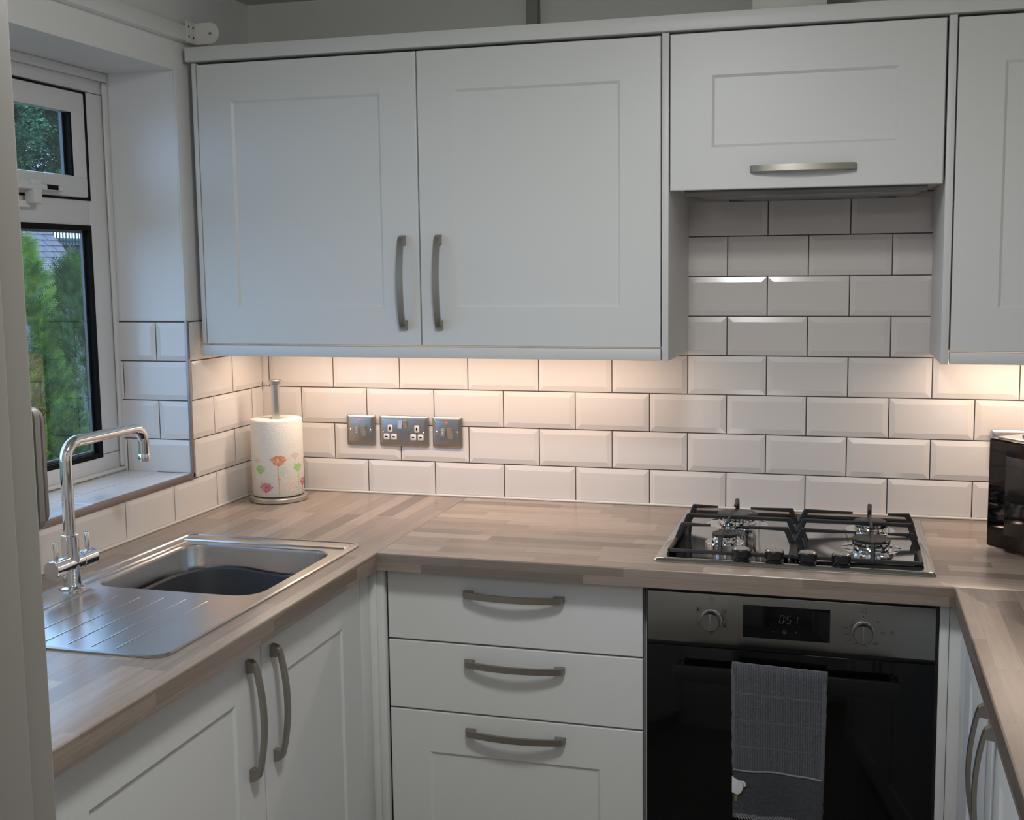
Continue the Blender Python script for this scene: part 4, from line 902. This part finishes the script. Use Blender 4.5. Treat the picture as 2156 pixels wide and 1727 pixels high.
# tree crown behind the shed
random.seed(21)
t = thing('tree', 'large leafy green tree filling the upper window pane, sky showing through gaps', 'tree', (-9.6, 10.0, GZ))
b = MB(); b.tube([(-9.6, 10.0, GZ), (-9.6, 10.0, 0.8), (-9.5, 10.4, 2.2), (-9.4, 10.9, 3.2)], [0.28, 0.22, 0.15, 0.05], 9); b.tube([(-9.6, 10.0, 1.2), (-9.5, 9.8, 2.4), (-9.4, 9.4, 3.0)], [0.16, 0.1, 0.03], 8); b.build('trunk', BARK, t)
b = MB(); bm = b.bm
cl = []
for i in range(430):
    c = Vector((random.gauss(-9.5, 0.6), random.uniform(8.8, 12.8), random.uniform(1.85, 3.4)))
    if abs(c.y-(9.34+(-8-c.x)*1.281-(2.4-c.z)*0.25)) < 0.20 and 1.75 < c.z < 2.75: continue
    cl.append((c, random.uniform(0.16, 0.30)))
for c, r in cl:
    for k in range(420):
        d = Vector((random.gauss(0, 1), random.gauss(0, 1), random.gauss(0, 1))); d = d.normalized()*r*random.uniform(0.5, 1.0)**0.5; p = c+Vector((d.x, d.y, d.z*0.8))
        a = Vector((random.uniform(-1, 1), random.uniform(-1, 1), random.uniform(-.6, .4))).normalized(); s_ = a.cross(Vector((0.2, 0.1, 1))).normalized(); l_ = random.uniform(0.035, 0.065)
        bm.faces.new([bm.verts.new(p), bm.verts.new(p+a*l_*0.5+s_*l_*0.38), bm.verts.new(p+a*l_), bm.verts.new(p+a*l_*0.5-s_*l_*0.38)])
b.build('crown', TREEL, t, smooth=0, weld=0, recalc=False)
# shed with shingled gable roof and pent lower roof
t = thing('garden_shed', 'grey boarded garden shed with shingled roof outside the window', 'shed', (-5.6, 4.6, GZ))
b = MB(); b.box(-6.6, -4.56, 2.6, 6.8, GZ, 0.60); b.build('board_wall', BOARD, t)
def shingles(b, p00, du, dv, nu, nv, thick=0.014):
    """rows of overlapping shingles: du along the eave, dv up the slope"""
    p00, du, dv = Vector(p00), Vector(du), Vector(dv); n = du.cross(dv).normalized()
    if n.z < 0: n = -n
    for j in range(nv):
        for i in range(-1, nu):
            off = 0.5 if j % 2 else 0.0; a = (i+off+0.02+random.uniform(-.02, .02)); c = a+0.95; a = max(0, a); c = min(nu, c)
            if c <= a: continue
            A = p00+du*(a)+dv*j; B = p00+du*(c)+dv*j; th = n*thick
            low = -dv*0.22; up_ = dv*1.0
            q = [A+low+th*1.6, B+low+th*1.6, B+up_+th*0.3, A+up_+th*0.3]; q2 = [A+low+th*0.5, B+low+th*0.5]
            V = [b.bm.verts.new(x) for x in q+q2]; b.bm.faces.new(V[:4]); b.bm.faces.new((V[4], V[5], V[1], V[0])); b.bm.faces.new((V[0], V[3], V[4])); b.bm.faces.new((V[1], V[5], V[2]))
    e = p00+du*nu; f = b.bm.faces.new([b.bm.verts.new(x) for x in (p00, e, e+dv*nv, p00+dv*nv)])
b = MB(); shingles(b, (-4.80, 3.0, 0.72), (0, 0.1255, 0), (-0.04375, 0, 0.0490), 20, 28, 0.008); shingles(b, (-7.25, 3.0, 0.72), (0, 0.1255, 0), (0.04375, 0, 0.0490), 20, 28, 0.008)
b.face([(-4.80, 5.509, 0.72), (-7.25, 5.509, 0.72), (-6.025, 5.509, 2.09)])
b.build('gable_roof', SHING, t, smooth=0, recalc=False)
b = MB(); shingles(b, (-4.47, 2.6, 0.615), (0, 0.14, 0), (-0.055, 0, 0.0177), 30, 6, 0.008); b.box(-4.80, -4.50, 2.6, 6.8, 0.600, 0.612); b.box(-6.6, -4.79, 5.5, 6.8, 0.600, 0.70)
b.build('pent_roof', SHING2, t, smooth=0, recalc=False)
# far building and railing
t = thing('far_building', 'low red brick building with pale green gutter beyond the railing', 'building', (-21, 24, GZ))
b = MB(); b.box(-24, -19.0, 15, 36, GZ, 1.385); b.build('brick_wall', BRICK, t)
b = MB(); b.box(-24.1, -18.9, 14.9, 36.1, 1.386, 1.47); b.build('fascia', WHITEB, t)
b = MB(); b.box(-24.2, -18.8, 14.8, 36.2, 1.471, 1.56, 0.02); b.build('gutter', GREENP, t)
t = thing('railing', 'dark metal bar railing in front of the brick building', 'railing', (-17.5, 23, GZ))
b = MB()
b.box(-17.52, -17.48, 20.5, 27.5, 0.98, 1.02); b.box(-17.52, -17.48, 20.5, 27.5, 2.0, 2.05); b.box(-17.52, -17.48, 20.5, 27.5, GZ+0.1, GZ+0.15)
b.build('rails', RAILM, t, smooth=0)
bar0 = None
for i in range(56):
    if bar0 is None:
        b = MB(); b.box(-17.512, -17.488, 20.59, 20.614, GZ, 2.04); bar0 = b.build('bar', RAILM, t, smooth=0)
    else:
        c = bar0.copy(); C.objects.link(c); c.parent = t; c.location = bar0.location+Vector((0, i*0.12, 0))

for o in bpy.data.objects:
    if o.type == 'MESH' and o.parent is None and 'kind' not in o and 'category' not in o: o['kind'] = 'structure'
sc.cycles.max_bounces = 10; sc.cycles.transparent_max_bounces = 16; sc.cycles.sample_clamp_indirect = 4.0
sc.cycles.use_denoising = True; sc.cycles.caustics_reflective = False; sc.cycles.caustics_refractive = False
